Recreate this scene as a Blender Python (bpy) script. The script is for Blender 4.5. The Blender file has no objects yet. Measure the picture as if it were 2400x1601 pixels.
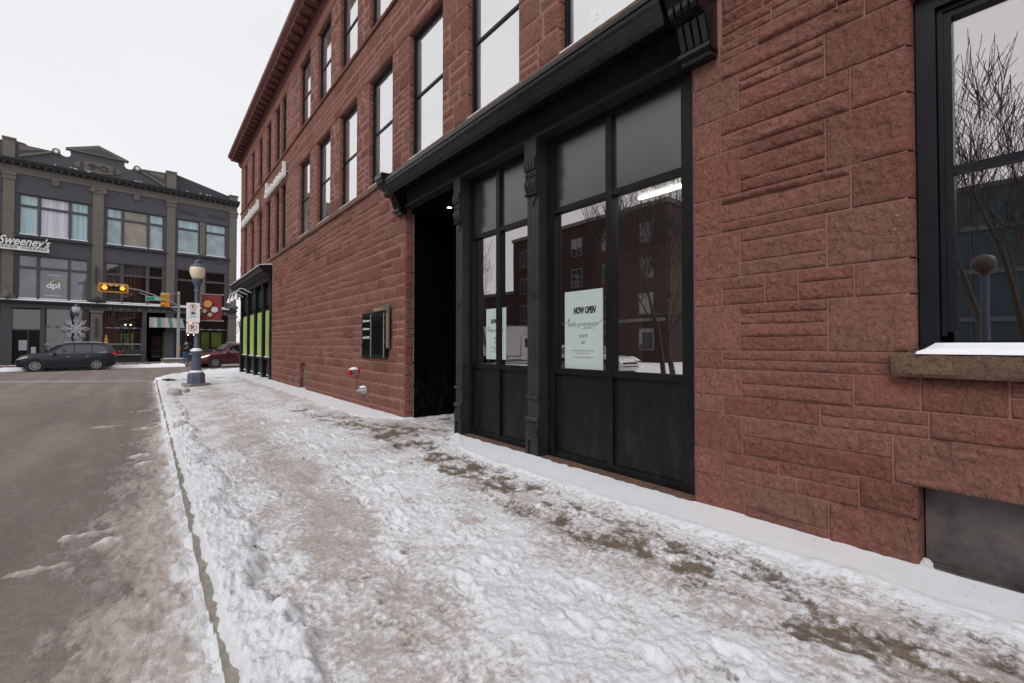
import bpy, bmesh, math, random
import numpy as np
from mathutils import Vector, Matrix

R = math.radians
random.seed(11)
SC = bpy.context.scene
COL = SC.collection

# ------------------------------------------------------------------ camera
TH = R(38.7056)                       # heading, clockwise from +Y (the street runs along +Y)
cam = bpy.data.cameras.new('camera')
camo = bpy.data.objects.new('camera', cam)
COL.objects.link(camo)
camo.location = (0, 0, 1.5)
camo.rotation_euler = (R(91.0), 0, -TH)
cam.sensor_width = 36
cam.lens = 16.0
cam.shift_y = -0.00505
cam.clip_start = 0.05
cam.clip_end = 1500
SC.camera = camo

# ------------------------------------------------------------------ overcast sky
SUN_EL, SUN_AZ = 40.0, 244.0          # degrees, azimuth clockwise from +Y
world = bpy.data.worlds.new('World')
SC.world = world
world.use_nodes = True
wn = world.node_tree
wn.nodes.clear()
sky = wn.nodes.new('ShaderNodeTexSky')
sky.sky_type = 'NISHITA'
sky.sun_disc = False
sky.sun_elevation = R(SUN_EL)
sky.sun_rotation = R(SUN_AZ)
sky.dust_density = 3.0
cl = wn.nodes.new('ShaderNodeTexNoise')          # soft cloud deck
cl.inputs['Scale'].default_value = 1.6
cl.inputs['Detail'].default_value = 4
tcw = wn.nodes.new('ShaderNodeTexCoord')
mpw = wn.nodes.new('ShaderNodeMapping')
mpw.inputs['Scale'].default_value = (1, 1, 3.0)
wn.links.new(tcw.outputs['Generated'], mpw.inputs['Vector'])
wn.links.new(mpw.outputs['Vector'], cl.inputs['Vector'])
rampw = wn.nodes.new('ShaderNodeValToRGB')
rampw.color_ramp.elements[0].position = 0.3
rampw.color_ramp.elements[0].color = (9.0, 9.05, 9.3, 1)
rampw.color_ramp.elements[1].position = 0.7
rampw.color_ramp.elements[1].color = (9.6, 9.62, 9.75, 1)
wn.links.new(cl.outputs['Fac'], rampw.inputs['Fac'])
mixw = wn.nodes.new('ShaderNodeMix')
mixw.data_type = 'RGBA'
mixw.inputs[0].default_value = 0.92
wn.links.new(sky.outputs['Color'], mixw.inputs[6])
wn.links.new(rampw.outputs['Color'], mixw.inputs[7])
bgw = wn.nodes.new('ShaderNodeBackground')
bgw.inputs['Strength'].default_value = 0.1
wn.links.new(mixw.outputs[2], bgw.inputs['Color'])
wo = wn.nodes.new('ShaderNodeOutputWorld')
wn.links.new(bgw.outputs[0], wo.inputs['Surface'])

sun = bpy.data.lights.new('sun', 'SUN')
sun.energy = 1.5
sun.angle = R(24)
sun.color = (1.0, 0.985, 0.965)
suno = bpy.data.objects.new('sun', sun)
COL.objects.link(suno)
sd = Vector((math.sin(R(SUN_AZ)) * math.cos(R(SUN_EL)), math.cos(R(SUN_AZ)) * math.cos(R(SUN_EL)), math.sin(R(SUN_EL))))
suno.rotation_euler = sd.to_track_quat('Z', 'Y').to_euler()

vs = SC.view_settings
vs.view_transform = 'Standard'
vs.look = 'None'
vs.exposure = 0.0
vs.gamma = 1.0
vs.use_curve_mapping = False
SC.render.engine = 'CYCLES'
SC.cycles.max_bounces = 6
SC.cycles.diffuse_bounces = 3
SC.cycles.glossy_bounces = 4
SC.cycles.use_adaptive_sampling = True
SC.cycles.adaptive_threshold = 0.015
SC.cycles.transparent_max_bounces = 12
SC.cycles.use_denoising = True
SC.cycles.denoising_prefilter = 'ACCURATE'

# ------------------------------------------------------------------ helpers: noise
def _hash(ix, iy, seed):
    h = (ix * 374761393 + iy * 668265263 + seed * 974711) & 0x7fffffff
    h = ((h ^ (h >> 13)) * 1274126177) & 0x7fffffff
    return (h ^ (h >> 16)) & 0xffff

def gn(x, y, seed=0):
    x = np.asarray(x, float); y = np.asarray(y, float)
    ix = np.floor(x).astype(np.int64); iy = np.floor(y).astype(np.int64)
    fx = x - ix; fy = y - iy
    u = fx * fx * fx * (fx * (fx * 6 - 15) + 10); v = fy * fy * fy * (fy * (fy * 6 - 15) + 10)
    def g(dx, dy):
        a = _hash(ix + dx, iy + dy, seed) * (2 * math.pi / 65536.0)
        return np.cos(a) * (fx - dx) + np.sin(a) * (fy - dy)
    a = g(0, 0) * (1 - u) + g(1, 0) * u
    b = g(0, 1) * (1 - u) + g(1, 1) * u
    return (a * (1 - v) + b * v) * 1.5

def fbm(x, y, o=4, seed=0, gain=0.5):
    s = 0; a = 1.0
    for i in range(o):
        s = s + a * gn(x * 2 ** i + 7.3 * i, y * 2 ** i - 3.1 * i, seed + i * 17)
        a *= gain
    return s

def worley(x, y, seed=0):
    ix = np.floor(x).astype(np.int64); iy = np.floor(y).astype(np.int64)
    best = np.full(np.shape(x), 9.0); val = np.zeros(np.shape(x))
    for dx in (-1, 0, 1):
        for dy in (-1, 0, 1):
            cx, cy = ix + dx, iy + dy
            px = cx + _hash(cx, cy, seed) / 65536.0; py = cy + _hash(cx, cy, seed + 5) / 65536.0
            d = (px - x) ** 2 + (py - y) ** 2
            m = d < best
            best = np.where(m, d, best); val = np.where(m, _hash(cx, cy, seed + 9) / 65536.0, val)
    return np.sqrt(best), val

def sstep(a, b, x):
    t = np.clip((x - a) / (b - a), 0, 1)
    return t * t * (3 - 2 * t)

# ------------------------------------------------------------------ helpers: materials
def nd(nt, t, ins=None, **props):
    n = nt.nodes.new(t)
    for k, v in props.items():
        setattr(n, k, v)
    for k, v in (ins or {}).items():
        s = n.inputs[k]
        if isinstance(v, bpy.types.NodeSocket):
            nt.links.new(v, s)
        else:
            s.default_value = v
    return n

def newmat(name):
    m = bpy.data.materials.new(name)
    m.use_nodes = True
    nt = m.node_tree
    return m, nt, nt.nodes['Principled BSDF']

def c4(c):
    return (c[0], c[1], c[2], 1.0)

def ramp(nt, fac, stops, interp='LINEAR'):
    r = nt.nodes.new('ShaderNodeValToRGB')
    r.color_ramp.interpolation = interp
    e = r.color_ramp.elements
    while len(e) < len(stops):
        e.new(0.5)
    for i, (p, c) in enumerate(stops):
        e[i].position = p
        e[i].color = c4(c) if len(c) == 3 else c
    nt.links.new(fac, r.inputs['Fac'])
    return r.outputs['Color']

def mix(nt, fac, a, b, blend='MIX'):
    m = nt.nodes.new('ShaderNodeMix')
    m.data_type = 'RGBA'
    m.blend_type = blend
    for i, v in ((0, fac), (6, a), (7, b)):
        if isinstance(v, bpy.types.NodeSocket):
            nt.links.new(v, m.inputs[i])
        else:
            m.inputs[i].default_value = v if i == 0 else c4(v)
    return m.outputs[2]

def pos(nt, scale=(1, 1, 1), obj=False, rot=(0, 0, 0)):
    if obj:
        s = nt.nodes.new('ShaderNodeTexCoord').outputs['Object']
    else:
        s = nt.nodes.new('ShaderNodeNewGeometry').outputs['Position']
    mp = nd(nt, 'ShaderNodeMapping', {'Vector': s, 'Scale': scale, 'Rotation': rot})
    return mp.outputs['Vector']

def noise(nt, vec, scale, detail=4, rough=0.5, dist=0.0):
    return nd(nt, 'ShaderNodeTexNoise', {'Vector': vec, 'Scale': scale, 'Detail': detail, 'Roughness': rough, 'Distortion': dist}).outputs['Fac']

def bump(nt, h, strength, distance, normal=None):
    ins = {'Height': h, 'Strength': strength, 'Distance': distance}
    if normal is not None:
        ins['Normal'] = normal
    return nd(nt, 'ShaderNodeBump', ins).outputs['Normal']

MATS = {}
def simple(name, col, rough=0.5, metal=0.0, var=0.15, nscale=6.0, bmp=0.0, bscale=40.0, spec=0.5, emit=None, estr=0.0, coat=0.0, obj=False):
    m, nt, b = newmat(name)
    v = pos(nt, obj=obj)
    n = noise(nt, v, nscale, 5, 0.6)
    lo = tuple(max(0, c * (1 - var)) for c in col); hi = tuple(min(1, c * (1 + var)) for c in col)
    nt.links.new(ramp(nt, n, [(0.3, lo), (0.7, hi)]), b.inputs['Base Color'])
    nt.links.new(ramp(nt, n, [(0.25, (rough * 0.85,) * 3), (0.75, (min(1, rough * 1.15),) * 3)]), b.inputs['Roughness'])
    b.inputs['Metallic'].default_value = metal
    b.inputs['Specular IOR Level'].default_value = spec
    b.inputs['Coat Weight'].default_value = coat
    b.inputs['Coat Roughness'].default_value = 0.05
    if bmp:
        nt.links.new(bump(nt, noise(nt, v, bscale, 4), bmp, 0.01), b.inputs['Normal'])
    if emit:
        b.inputs['Emission Color'].default_value = c4(emit)
        b.inputs['Emission Strength'].default_value = estr
    MATS[name] = m
    return m

def stone_mat(name, reds, brown, mortar=False):
    m, nt, b = newmat(name)
    v = pos(nt)
    tone = nd(nt, 'ShaderNodeAttribute', attribute_name='tone').outputs['Fac']
    c = ramp(nt, tone, reds)
    n1 = noise(nt, v, 2.3, 5, 0.6)
    c = mix(nt, ramp(nt, n1, [(0.42, (0, 0, 0)), (0.72, (0.75,) * 3)]), c, brown)
    n2 = noise(nt, v, 34, 6, 0.7)
    c = mix(nt, 1.0, c, ramp(nt, n2, [(0.25, (0.58,) * 3), (0.75, (1.26,) * 3)]), 'MULTIPLY')
    n3 = noise(nt, v, 5.5, 6, 0.65, 0.6)
    c = mix(nt, ramp(nt, n3, [(0.58, (0, 0, 0)), (0.74, (0.60,) * 3)]), c, (0.080, 0.058, 0.052))
    # pale lichen / salt specks
    vo = nd(nt, 'ShaderNodeTexVoronoi', {'Vector': v, 'Scale': 9.0}).outputs['Distance']
    n5 = noise(nt, v, 1.1, 3)
    sp = nd(nt, 'ShaderNodeMath', {0: ramp(nt, vo, [(0.03, (1, 1, 1)), (0.07, (0, 0, 0))]), 1: ramp(nt, n5, [(0.55, (0, 0, 0)), (0.62, (0.8,) * 3)])}, operation='MULTIPLY').outputs[0]
    c = mix(nt, sp, c, (0.42, 0.36, 0.33))
    nt.links.new(c, b.inputs['Base Color'])
    b.inputs['Roughness'].default_value = 0.88
    b.inputs['Specular IOR Level'].default_value = 0.25
    # tooled, split face: streaky marks running down to the left plus pits
    vm = pos(nt, (1.0, 1.0, 0.36), rot=(R(38), 0, 0))
    t1 = noise(nt, vm, 26, 4, 0.6, 0.4)
    t2 = noise(nt, v, 75, 4, 0.65)
    t3 = noise(nt, v, 11, 4, 0.55, 0.8)
    pit = nd(nt, 'ShaderNodeTexVoronoi', {'Vector': pos(nt, (1, 1, 1.0)), 'Scale': 24.0}).outputs['Distance']
    pm = ramp(nt, noise(nt, v, 3.1, 3), [(0.48, (0, 0, 0)), (0.62, (1, 1, 1))])
    pit = nd(nt, 'ShaderNodeMath', {0: ramp(nt, pit, [(0.10, (1, 1, 1)), (0.34, (0, 0, 0))]), 1: pm}, operation='MULTIPLY').outputs[0]
    nn = bump(nt, t3, 1.0, 0.042)
    nn = bump(nt, t1, 1.0, 0.030, nn)
    nn = bump(nt, t2, 0.9, 0.010, nn)
    nn = nd(nt, 'ShaderNodeBump', {'Height': pit, 'Strength': 0.7, 'Distance': 0.012, 'Normal': nn}, invert=True).outputs['Normal']
    nt.links.new(nn, b.inputs['Normal'])
    MATS[name] = m
    return m

stone_mat('stone', [(0.0, (0.175, 0.066, 0.049)), (0.25, (0.210, 0.081, 0.060)), (0.55, (0.238, 0.096, 0.073)), (0.8, (0.262, 0.112, 0.086)), (1.0, (0.222, 0.106, 0.082))], (0.178, 0.094, 0.073))
stone_mat('belt_stone', [(0.0, (0.16, 0.10, 0.07)), (1.0, (0.22, 0.125, 0.09))], (0.145, 0.105, 0.078))
simple('mortar', (0.262, 0.128, 0.100), 0.95, var=0.12, nscale=20, bmp=0.4)

def black_paint(name, col, rough, bs=0.15, spec=0.5):
    m, nt, b = newmat(name)
    v = pos(nt)
    n = noise(nt, v, 3.0, 5, 0.6)
    n2 = noise(nt, pos(nt, (1, 1, 0.15)), 14, 4, 0.6)
    c = ramp(nt, n, [(0.3, tuple(x * 0.8 for x in col)), (0.75, tuple(x * 1.35 for x in col))])
    # dried salt splash and dust: heaviest low down, in blotches and runs
    zz = nd(nt, 'ShaderNodeSeparateXYZ', {0: nt.nodes.new('ShaderNodeNewGeometry').outputs['Position']}).outputs[2]
    low = nd(nt, 'ShaderNodeMapRange', {'Value': zz, 'From Min': 1.3, 'From Max': 0.1, 'To Min': 0.10, 'To Max': 1.0}).outputs[0]
    sp_ = ramp(nt, noise(nt, pos(nt, (1, 1, 0.35)), 9, 7, 0.75), [(0.50, (0, 0, 0)), (0.80, (0.09,) * 3)])
    ff_ = nd(nt, 'ShaderNodeMath', {0: low, 1: sp_}, operation='MULTIPLY').outputs[0]
    c = mix(nt, ff_, c, (0.30, 0.28, 0.26))
    nt.links.new(c, b.inputs['Base Color'])
    nt.links.new(ramp(nt, n2, [(0.3, (rough * 0.8,) * 3), (0.7, (rough * 1.25,) * 3)]), b.inputs['Roughness'])
    b.inputs['Specular IOR Level'].default_value = spec
    nt.links.new(bump(nt, noise(nt, v, 60, 3), bs, 0.004), b.inputs['Normal'])
    MATS[name] = m
black_paint('black_paint', (0.006, 0.006, 0.007), 0.36, 0.15, 0.22)
black_paint('black_panel', (0.0085, 0.0082, 0.009), 0.34, 0.05, 0.2)
black_paint('black_gloss', (0.006, 0.006, 0.007), 0.24, 0.25, 0.42)
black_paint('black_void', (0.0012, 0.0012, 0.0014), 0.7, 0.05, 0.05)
black_paint('iron', (0.022, 0.022, 0.024), 0.45, 0.4, 0.3)
black_paint('frame_navy', (0.006, 0.0065, 0.010), 0.36, 0.1, 0.25)

def glass(name, tint, refl, rough=0.0):
    m, nt, b = newmat(name)
    nt.nodes.remove(b)
    out = [n for n in nt.nodes if n.type == 'OUTPUT_MATERIAL'][0]
    tr = nd(nt, 'ShaderNodeBsdfTransparent', {'Color': c4(tint)})
    wv = bump(nt, noise(nt, pos(nt), 1.1, 2), 0.04, 0.02)
    gl = nd(nt, 'ShaderNodeBsdfGlossy', {'Color': (0.97, 0.91, 0.90, 1), 'Roughness': rough, 'Normal': wv})
    lw = nd(nt, 'ShaderNodeFresnel', {'IOR': 1.5})
    fac = nd(nt, 'ShaderNodeMath', {0: lw.outputs[0], 1: 1.0 - refl}, operation='MULTIPLY')
    fac = nd(nt, 'ShaderNodeMath', {0: fac.outputs[0], 1: refl}, operation='ADD', use_clamp=True)
    mx = nd(nt, 'ShaderNodeMixShader', {0: fac.outputs[0], 1: tr.outputs[0], 2: gl.outputs[0]})
    nt.links.new(mx.outputs[0], out.inputs['Surface'])
    MATS[name] = m

def dark_glass(name, base, refl, ior=1.5, wob=0.05, rough=0.01, fold=False):
    m, nt, b = newmat(name)
    nt.nodes.remove(b)
    out = [n for n in nt.nodes if n.type == 'OUTPUT_MATERIAL'][0]
    v = pos(nt)
    cc = ramp(nt, noise(nt, pos(nt, (9, 9, 0.12)), 1.0, 2) if fold else noise(nt, v, 1.3, 3), [(0.3, tuple(x * 0.7 for x in base)), (0.7, tuple(min(1, x * 1.3) for x in base))])
    tr = nd(nt, 'ShaderNodeBsdfDiffuse', {'Color': cc})
    wv = bump(nt, noise(nt, v, 1.6, 2), wob, 0.03)
    gl = nd(nt, 'ShaderNodeBsdfGlossy', {'Color': (0.97, 0.95, 0.95, 1), 'Roughness': rough, 'Normal': wv})
    lw = nd(nt, 'ShaderNodeFresnel', {'IOR': ior})
    fac = nd(nt, 'ShaderNodeMath', {0: lw.outputs[0], 1: 1.0 - refl}, operation='MULTIPLY')
    fac = nd(nt, 'ShaderNodeMath', {0: fac.outputs[0], 1: refl}, operation='ADD', use_clamp=True)
    mx = nd(nt, 'ShaderNodeMixShader', {0: fac.outputs[0], 1: tr.outputs[0], 2: gl.outputs[0]})
    nt.links.new(mx.outputs[0], out.inputs['Surface'])
    MATS[name] = m
glass('shop_glass', (0.86, 0.90, 0.88), 0.45)
dark_glass('spandrel_glass', (0.02, 0.02, 0.02), 0.115, 1.3, 0.02, 0.22)
dark_glass('upper_glass', (0.30, 0.32, 0.32), 0.72, 1.7)
dark_glass('window_glass', (0.04, 0.042, 0.046), 0.10)
dark_glass('teal_glass', (0.02, 0.07, 0.10), 0.12)
dark_glass('car_glass', (0.014, 0.018, 0.024), 0.06)
dark_glass('curtain_teal', (0.30, 0.45, 0.49), 0.05, fold=True)
dark_glass('curtain_white', (0.52, 0.51, 0.58), 0.04, fold=True)
dark_glass('room_beige', (0.20, 0.165, 0.12), 0.06)
dark_glass('room_blue', (0.22, 0.31, 0.34), 0.08)
dark_glass('frosted_grey', (0.11, 0.12, 0.15), 0.08)
dark_glass('dark_room', (0.018, 0.012, 0.010), 0.10)
dark_glass('green_room', (0.07, 0.10, 0.02), 0.08)

simple('room_tan', (0.40, 0.30, 0.19), 0.85)
simple('ceiling_grey', (0.22, 0.21, 0.20), 0.9)
simple('globe_dim', (0.07, 0.055, 0.04), 0.5)
simple('teal_wall', (0.012, 0.030, 0.042), 0.5, var=0.3, nscale=0.8)
simple('plate_black', (0.004, 0.004, 0.005), 0.12, var=0.1, spec=0.35)
simple('room_dark', (0.03, 0.028, 0.03), 0.8)
simple('white_paint', (0.78, 0.78, 0.77), 0.5, var=0.04)
simple('sign_white', (0.80, 0.80, 0.79), 0.4, var=0.04)
simple('poster_paper', (0.42, 0.50, 0.485), 0.7, var=0.03)
simple('ink', (0.015, 0.015, 0.015), 0.6, var=0.0)
simple('ink_grey', (0.09, 0.10, 0.10), 0.6, var=0.0)
simple('ink_tan', (0.34, 0.27, 0.20), 0.6, var=0.0)
simple('gold', (0.46, 0.30, 0.10), 0.5, 0.3)
simple('bronze_grey', (0.13, 0.125, 0.11), 0.45, 0.3)
simple('steel', (0.55, 0.55, 0.56), 0.35, 0.8)
simple('galvanised', (0.36, 0.37, 0.38), 0.5, 0.4, bmp=0.1)
simple('red_paint', (0.40, 0.012, 0.018), 0.4)
simple('cornice_red', (0.135, 0.042, 0.034), 0.5, bmp=0.2)
simple('cornice_dark', (0.085, 0.022, 0.020), 0.55)
simple('vent_board', (0.115, 0.095, 0.09), 0.7, bmp=0.2)
simple('board_grey', (0.072, 0.060, 0.058), 0.5, var=0.6, nscale=5, bmp=0.3)
simple('lime_paper', (0.33, 0.45, 0.12), 0.55, var=0.06)
simple('lamp_blue', (0.085, 0.105, 0.16), 0.5, var=0.12, bmp=0.15)
simple('lamp_globe', (0.66, 0.55, 0.40), 0.35, var=0.05, emit=(1.0, 0.80, 0.52), estr=0.08)
simple('globe_white', (0.50, 0.505, 0.56), 0.35, var=0.05)
simple('banner_red', (0.19, 0.018, 0.023), 0.7, var=0.45, nscale=7)
simple('bauble_gold', (0.55, 0.27, 0.06), 0.4)
simple('bauble_silver', (0.55, 0.56, 0.60), 0.4)
simple('bauble_green', (0.32, 0.45, 0.16), 0.4)
simple('sign_red', (0.55, 0.02, 0.03), 0.5)
simple('sign_green', (0.01, 0.27, 0.15), 0.45)
simple('sign_teal', (0.02, 0.30, 0.28), 0.5)
simple('signal_yellow', (0.62, 0.26, 0.02), 0.45)
simple('signal_black', (0.012, 0.012, 0.012), 0.5)
simple('signal_red_on', (0.9, 0.1, 0.02), 0.4, emit=(1.0, 0.30, 0.03), estr=2.6)
simple('signal_amber_off', (0.12, 0.05, 0.015), 0.3)
simple('signal_green_off', (0.012, 0.05, 0.03), 0.3)
simple('hand_orange', (0.9, 0.3, 0.05), 0.4, emit=(1.0, 0.25, 0.04), estr=4.0)
simple('light_tube', (0.9, 0.9, 0.85), 0.4, emit=(1.0, 0.95, 0.86), estr=14.0)
simple('warm_bulb', (0.9, 0.8, 0.6), 0.4, emit=(1.0, 0.75, 0.42), estr=7.0)
simple('tan_paint', (0.148, 0.130, 0.112), 0.8, var=0.14, nscale=2.5, bmp=0.15)
simple('slate_paint', (0.068, 0.069, 0.080), 0.7, var=0.10, nscale=2, bmp=0.1)
simple('slate_dark', (0.040, 0.041, 0.048), 0.65)
simple('roof_dark', (0.05, 0.05, 0.05), 0.9, bmp=0.4)
simple('letter_gold', (0.42, 0.32, 0.18), 0.4, 0.4)
simple('awning_grey', (0.26, 0.265, 0.28), 0.8)
simple('awning_pink', (0.40, 0.34, 0.34), 0.8)
simple('awning_green', (0.06, 0.17, 0.13), 0.8)
simple('leaf_dark', (0.03, 0.06, 0.025), 0.8)
simple('light_tree', (0.45, 0.26, 0.08), 0.6, var=0.5, nscale=30)
simple('tyre', (0.012, 0.012, 0.012), 0.8)
simple('rim', (0.42, 0.43, 0.45), 0.35, 0.7)
simple('plastic', (0.018, 0.018, 0.02), 0.6)
simple('chrome', (0.6, 0.62, 0.66), 0.25, 0.8)
simple('car_blue', (0.010, 0.016, 0.030), 0.35, 0.1, var=0.08, coat=0.25, obj=True)
simple('car_red', (0.085, 0.006, 0.015), 0.35, 0.1, var=0.08, coat=0.8, obj=True)
simple('car_white', (0.60, 0.60, 0.60), 0.35, 0.0, var=0.05, coat=0.6, obj=True)
simple('car_silver', (0.35, 0.36, 0.38), 0.35, 0.3, var=0.05, coat=0.6, obj=True)
simple('head_lamp', (0.8, 0.78, 0.72), 0.2, emit=(1.0, 0.85, 0.65), estr=0.12)
simple('head_lamp_on', (0.9, 0.85, 0.7), 0.2, emit=(1.0, 0.74, 0.45), estr=2.5)
simple('tail_lamp', (0.5, 0.01, 0.02), 0.3, emit=(1.0, 0.03, 0.05), estr=0.08)
simple('bark', (0.055, 0.045, 0.038), 0.95, var=0.3, nscale=12)
simple('brick_far', (0.040, 0.020, 0.017), 0.9, var=0.25, nscale=3)
simple('brick_mid', (0.055, 0.027, 0.023), 0.9, var=0.25, nscale=3)
simple('trim_pale', (0.15, 0.145, 0.135), 0.8)
simple('skin', (0.45, 0.26, 0.18), 0.6, var=0.05)
simple('hoodie', (0.015, 0.016, 0.020), 0.9, var=0.2)
simple('jeans', (0.035, 0.085, 0.19), 0.9, var=0.2)
simple('shoe', (0.02, 0.018, 0.018), 0.7)
simple('hair', (0.03, 0.02, 0.014), 0.8)
simple('paver_red', (0.20, 0.135, 0.12), 0.9, var=0.2, nscale=8)
simple('litter', (0.10, 0.085, 0.07), 0.9, var=0.4, nscale=50)

def snow_mat(name, white=(0.815, 0.825, 0.865)):
    m, nt, b = newmat(name)
    v = pos(nt)
    dirt = nd(nt, 'ShaderNodeAttribute', attribute_name='dirt').outputs['Fac']
    mud = nd(nt, 'ShaderNodeAttribute', attribute_name='mud').outputs['Fac']
    nf = noise(nt, v, 26, 6, 0.7)
    nf2 = noise(nt, v, 90, 5, 0.7)
    ng = noise(nt, v, 5, 5, 0.65)
    w = mix(nt, ramp(nt, ng, [(0.35, (0, 0, 0)), (0.75, (0.6,) * 3)]), white, (0.76, 0.76, 0.785))
    # dirty slush: beige brown, broken up by fine noise
    d0 = nd(nt, 'ShaderNodeMath', {0: nf, 1: 0.5}, operation='SUBTRACT')
    d1 = nd(nt, 'ShaderNodeMath', {0: d0.outputs[0], 1: 2.3}, operation='MULTIPLY')
    d2 = nd(nt, 'ShaderNodeMath', {0: dirt, 1: d1.outputs[0]}, operation='ADD')
    dcol = ramp(nt, nf2, [(0.3, (0.36, 0.285, 0.25)), (0.7, (0.56, 0.485, 0.45))])
    c = mix(nt, ramp(nt, d2.outputs[0], [(0.26, (0, 0, 0)), (0.62, (0.72,) * 3), (1.0, (0.95,) * 3)]), w, dcol)
    # grit specks
    vo = nd(nt, 'ShaderNodeTexVoronoi', {'Vector': v, 'Scale': 55.0, 'Randomness': 1.0}).outputs['Distance']
    ns = noise(nt, v, 9, 4)
    sp = nd(nt, 'ShaderNodeMath', {0: ramp(nt, vo, [(0.05, (1, 1, 1)), (0.16, (0, 0, 0))]), 1: ramp(nt, ns, [(0.48, (0, 0, 0)), (0.66, (0.75,) * 3)])}, operation='MULTIPLY')
    sp2 = nd(nt, 'ShaderNodeMath', {0: sp.outputs[0], 1: nd(nt, 'ShaderNodeMath', {0: dirt, 1: 0.42}, operation='ADD', use_clamp=True).outputs[0]}, operation='MULTIPLY')
    c = mix(nt, sp2.outputs[0], c, (0.15, 0.115, 0.095))
    # bare, sandy ground showing through
    m0 = nd(nt, 'ShaderNodeMath', {0: nd(nt, 'ShaderNodeMath', {0: nf, 1: 0.5}, operation='SUBTRACT').outputs[0], 1: 1.6}, operation='MULTIPLY')
    m2 = nd(nt, 'ShaderNodeMath', {0: mud, 1: m0.outputs[0]}, operation='ADD')
    mcol = ramp(nt, nf2, [(0.3, (0.095, 0.066, 0.045)), (0.7, (0.205, 0.152, 0.110))])
    c = mix(nt, ramp(nt, m2.outputs[0], [(0.20, (0, 0, 0)), (0.40, (0.22,) * 3), (0.56, (0.62,) * 3), (0.74, (0.95,) * 3)]), c, mcol)
    nt.links.new(c, b.inputs['Base Color'])
    nt.links.new(ramp(nt, m2.outputs[0], [(0.4, (0.62,) * 3), (0.7, (0.45,) * 3)]), b.inputs['Roughness'])
    b.inputs['Specular IOR Level'].default_value = 0.3
    b.inputs['Subsurface Weight'].default_value = 0.0
    rg = nd(nt, 'ShaderNodeAttribute', attribute_name='fine').outputs['Fac']
    nn = bump(nt, nf, rg, 0.016)
    nn = bump(nt, nf2, rg, 0.007, nn)
    nt.links.new(nn, b.inputs['Normal'])
    MATS[name] = m
snow_mat('snow')

def plain_snow():
    m, nt, b = newmat('clean_snow')
    v = pos(nt)
    n = noise(nt, v, 30, 5, 0.6)
    nt.links.new(ramp(nt, n, [(0.3, (0.80, 0.81, 0.85)), (0.7, (0.87, 0.875, 0.90))]), b.inputs['Base Color'])
    b.inputs['Roughness'].default_value = 0.6
    nt.links.new(bump(nt, n, 0.4, 0.006), b.inputs['Normal'])
    MATS['clean_snow'] = m
plain_snow()

def road_mat():
    m, nt, b = newmat('asphalt')
    v = pos(nt)
    vs_ = pos(nt, (1.0, 0.07, 1.0))
    n1 = noise(nt, vs_, 2.2, 7, 0.66)
    n2 = noise(nt, v, 0.5, 4, 0.6)
    n3 = noise(nt, v, 120, 4, 0.7)
    c = ramp(nt, n1, [(0.30, (0.178, 0.142, 0.125)), (0.5, (0.230, 0.188, 0.167)), (0.72, (0.30, 0.250, 0.224))])
    c = mix(nt, ramp(nt, n2, [(0.45, (0, 0, 0)), (0.7, (0.6,) * 3)]), c, (0.192, 0.156, 0.138))
    c = mix(nt, 1.0, c, ramp(nt, n3, [(0.25, (0.66,) * 3), (0.75, (1.3,) * 3)]), 'MULTIPLY')
    n4 = noise(nt, v, 16, 7, 0.78)
    c = mix(nt, 1.0, c, ramp(nt, n4, [(0.28, (0.74,) * 3), (0.72, (1.24,) * 3)]), 'MULTIPLY')
    n5 = noise(nt, pos(nt, (1.0, 0.4, 1.0)), 2.6, 8, 0.75, 0.5)
    c = mix(nt, ramp(nt, n5, [(0.54, (0, 0, 0)), (0.72, (0.55,) * 3)]), c, (0.36, 0.315, 0.29))
    nt.links.new(c, b.inputs['Base Color'])
    nt.links.new(ramp(nt, n1, [(0.3, (0.6,) * 3), (0.7, (0.85,) * 3)]), b.inputs['Roughness'])
    b.inputs['Specular IOR Level'].default_value = 0.22
    nt.links.new(bump(nt, n3, 0.8, 0.008), b.inputs['Normal'])
    MATS['asphalt'] = m
road_mat()

def slush_mat():
    m, nt, b = newmat('slush')
    v = pos(nt)
    dirt = nd(nt, 'ShaderNodeAttribute', attribute_name='dirt').outputs['Fac']
    vy = pos(nt, (1.0, 0.55, 1.0))
    n1 = noise(nt, vy, 24, 8, 0.75, 0.2)
    n2 = noise(nt, v, 80, 5, 0.7)
    f = nd(nt, 'ShaderNodeMath', {0: nd(nt, 'ShaderNodeMath', {0: nd(nt, 'ShaderNodeMath', {0: n1, 1: 0.5}, operation='SUBTRACT').outputs[0], 1: 1.35}, operation='MULTIPLY').outputs[0], 1: dirt}, operation='ADD').outputs[0]
    c = ramp(nt, f, [(0.0, (0.74, 0.735, 0.755)), (0.16, (0.66, 0.63, 0.62)), (0.30, (0.53, 0.465, 0.43)), (0.58, (0.43, 0.362, 0.325)), (0.80, (0.315, 0.262, 0.236)), (1.0, (0.222, 0.188, 0.172))])
    c = mix(nt, 1.0, c, ramp(nt, n2, [(0.25, (0.70,) * 3), (0.75, (1.2,) * 3)]), 'MULTIPLY')
    nt.links.new(c, b.inputs['Base Color'])
    b.inputs['Roughness'].default_value = 0.55
    nn = bump(nt, n1, 0.9, 0.014)
    nt.links.new(bump(nt, n2, 0.5, 0.005, nn), b.inputs['Normal'])
    MATS['slush'] = m
slush_mat()
simple('concrete', (0.25, 0.225, 0.195), 0.9, var=0.3, nscale=14, bmp=0.5)
simple('line_paint', (0.36, 0.34, 0.33), 0.8, var=0.3, nscale=9)

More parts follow.
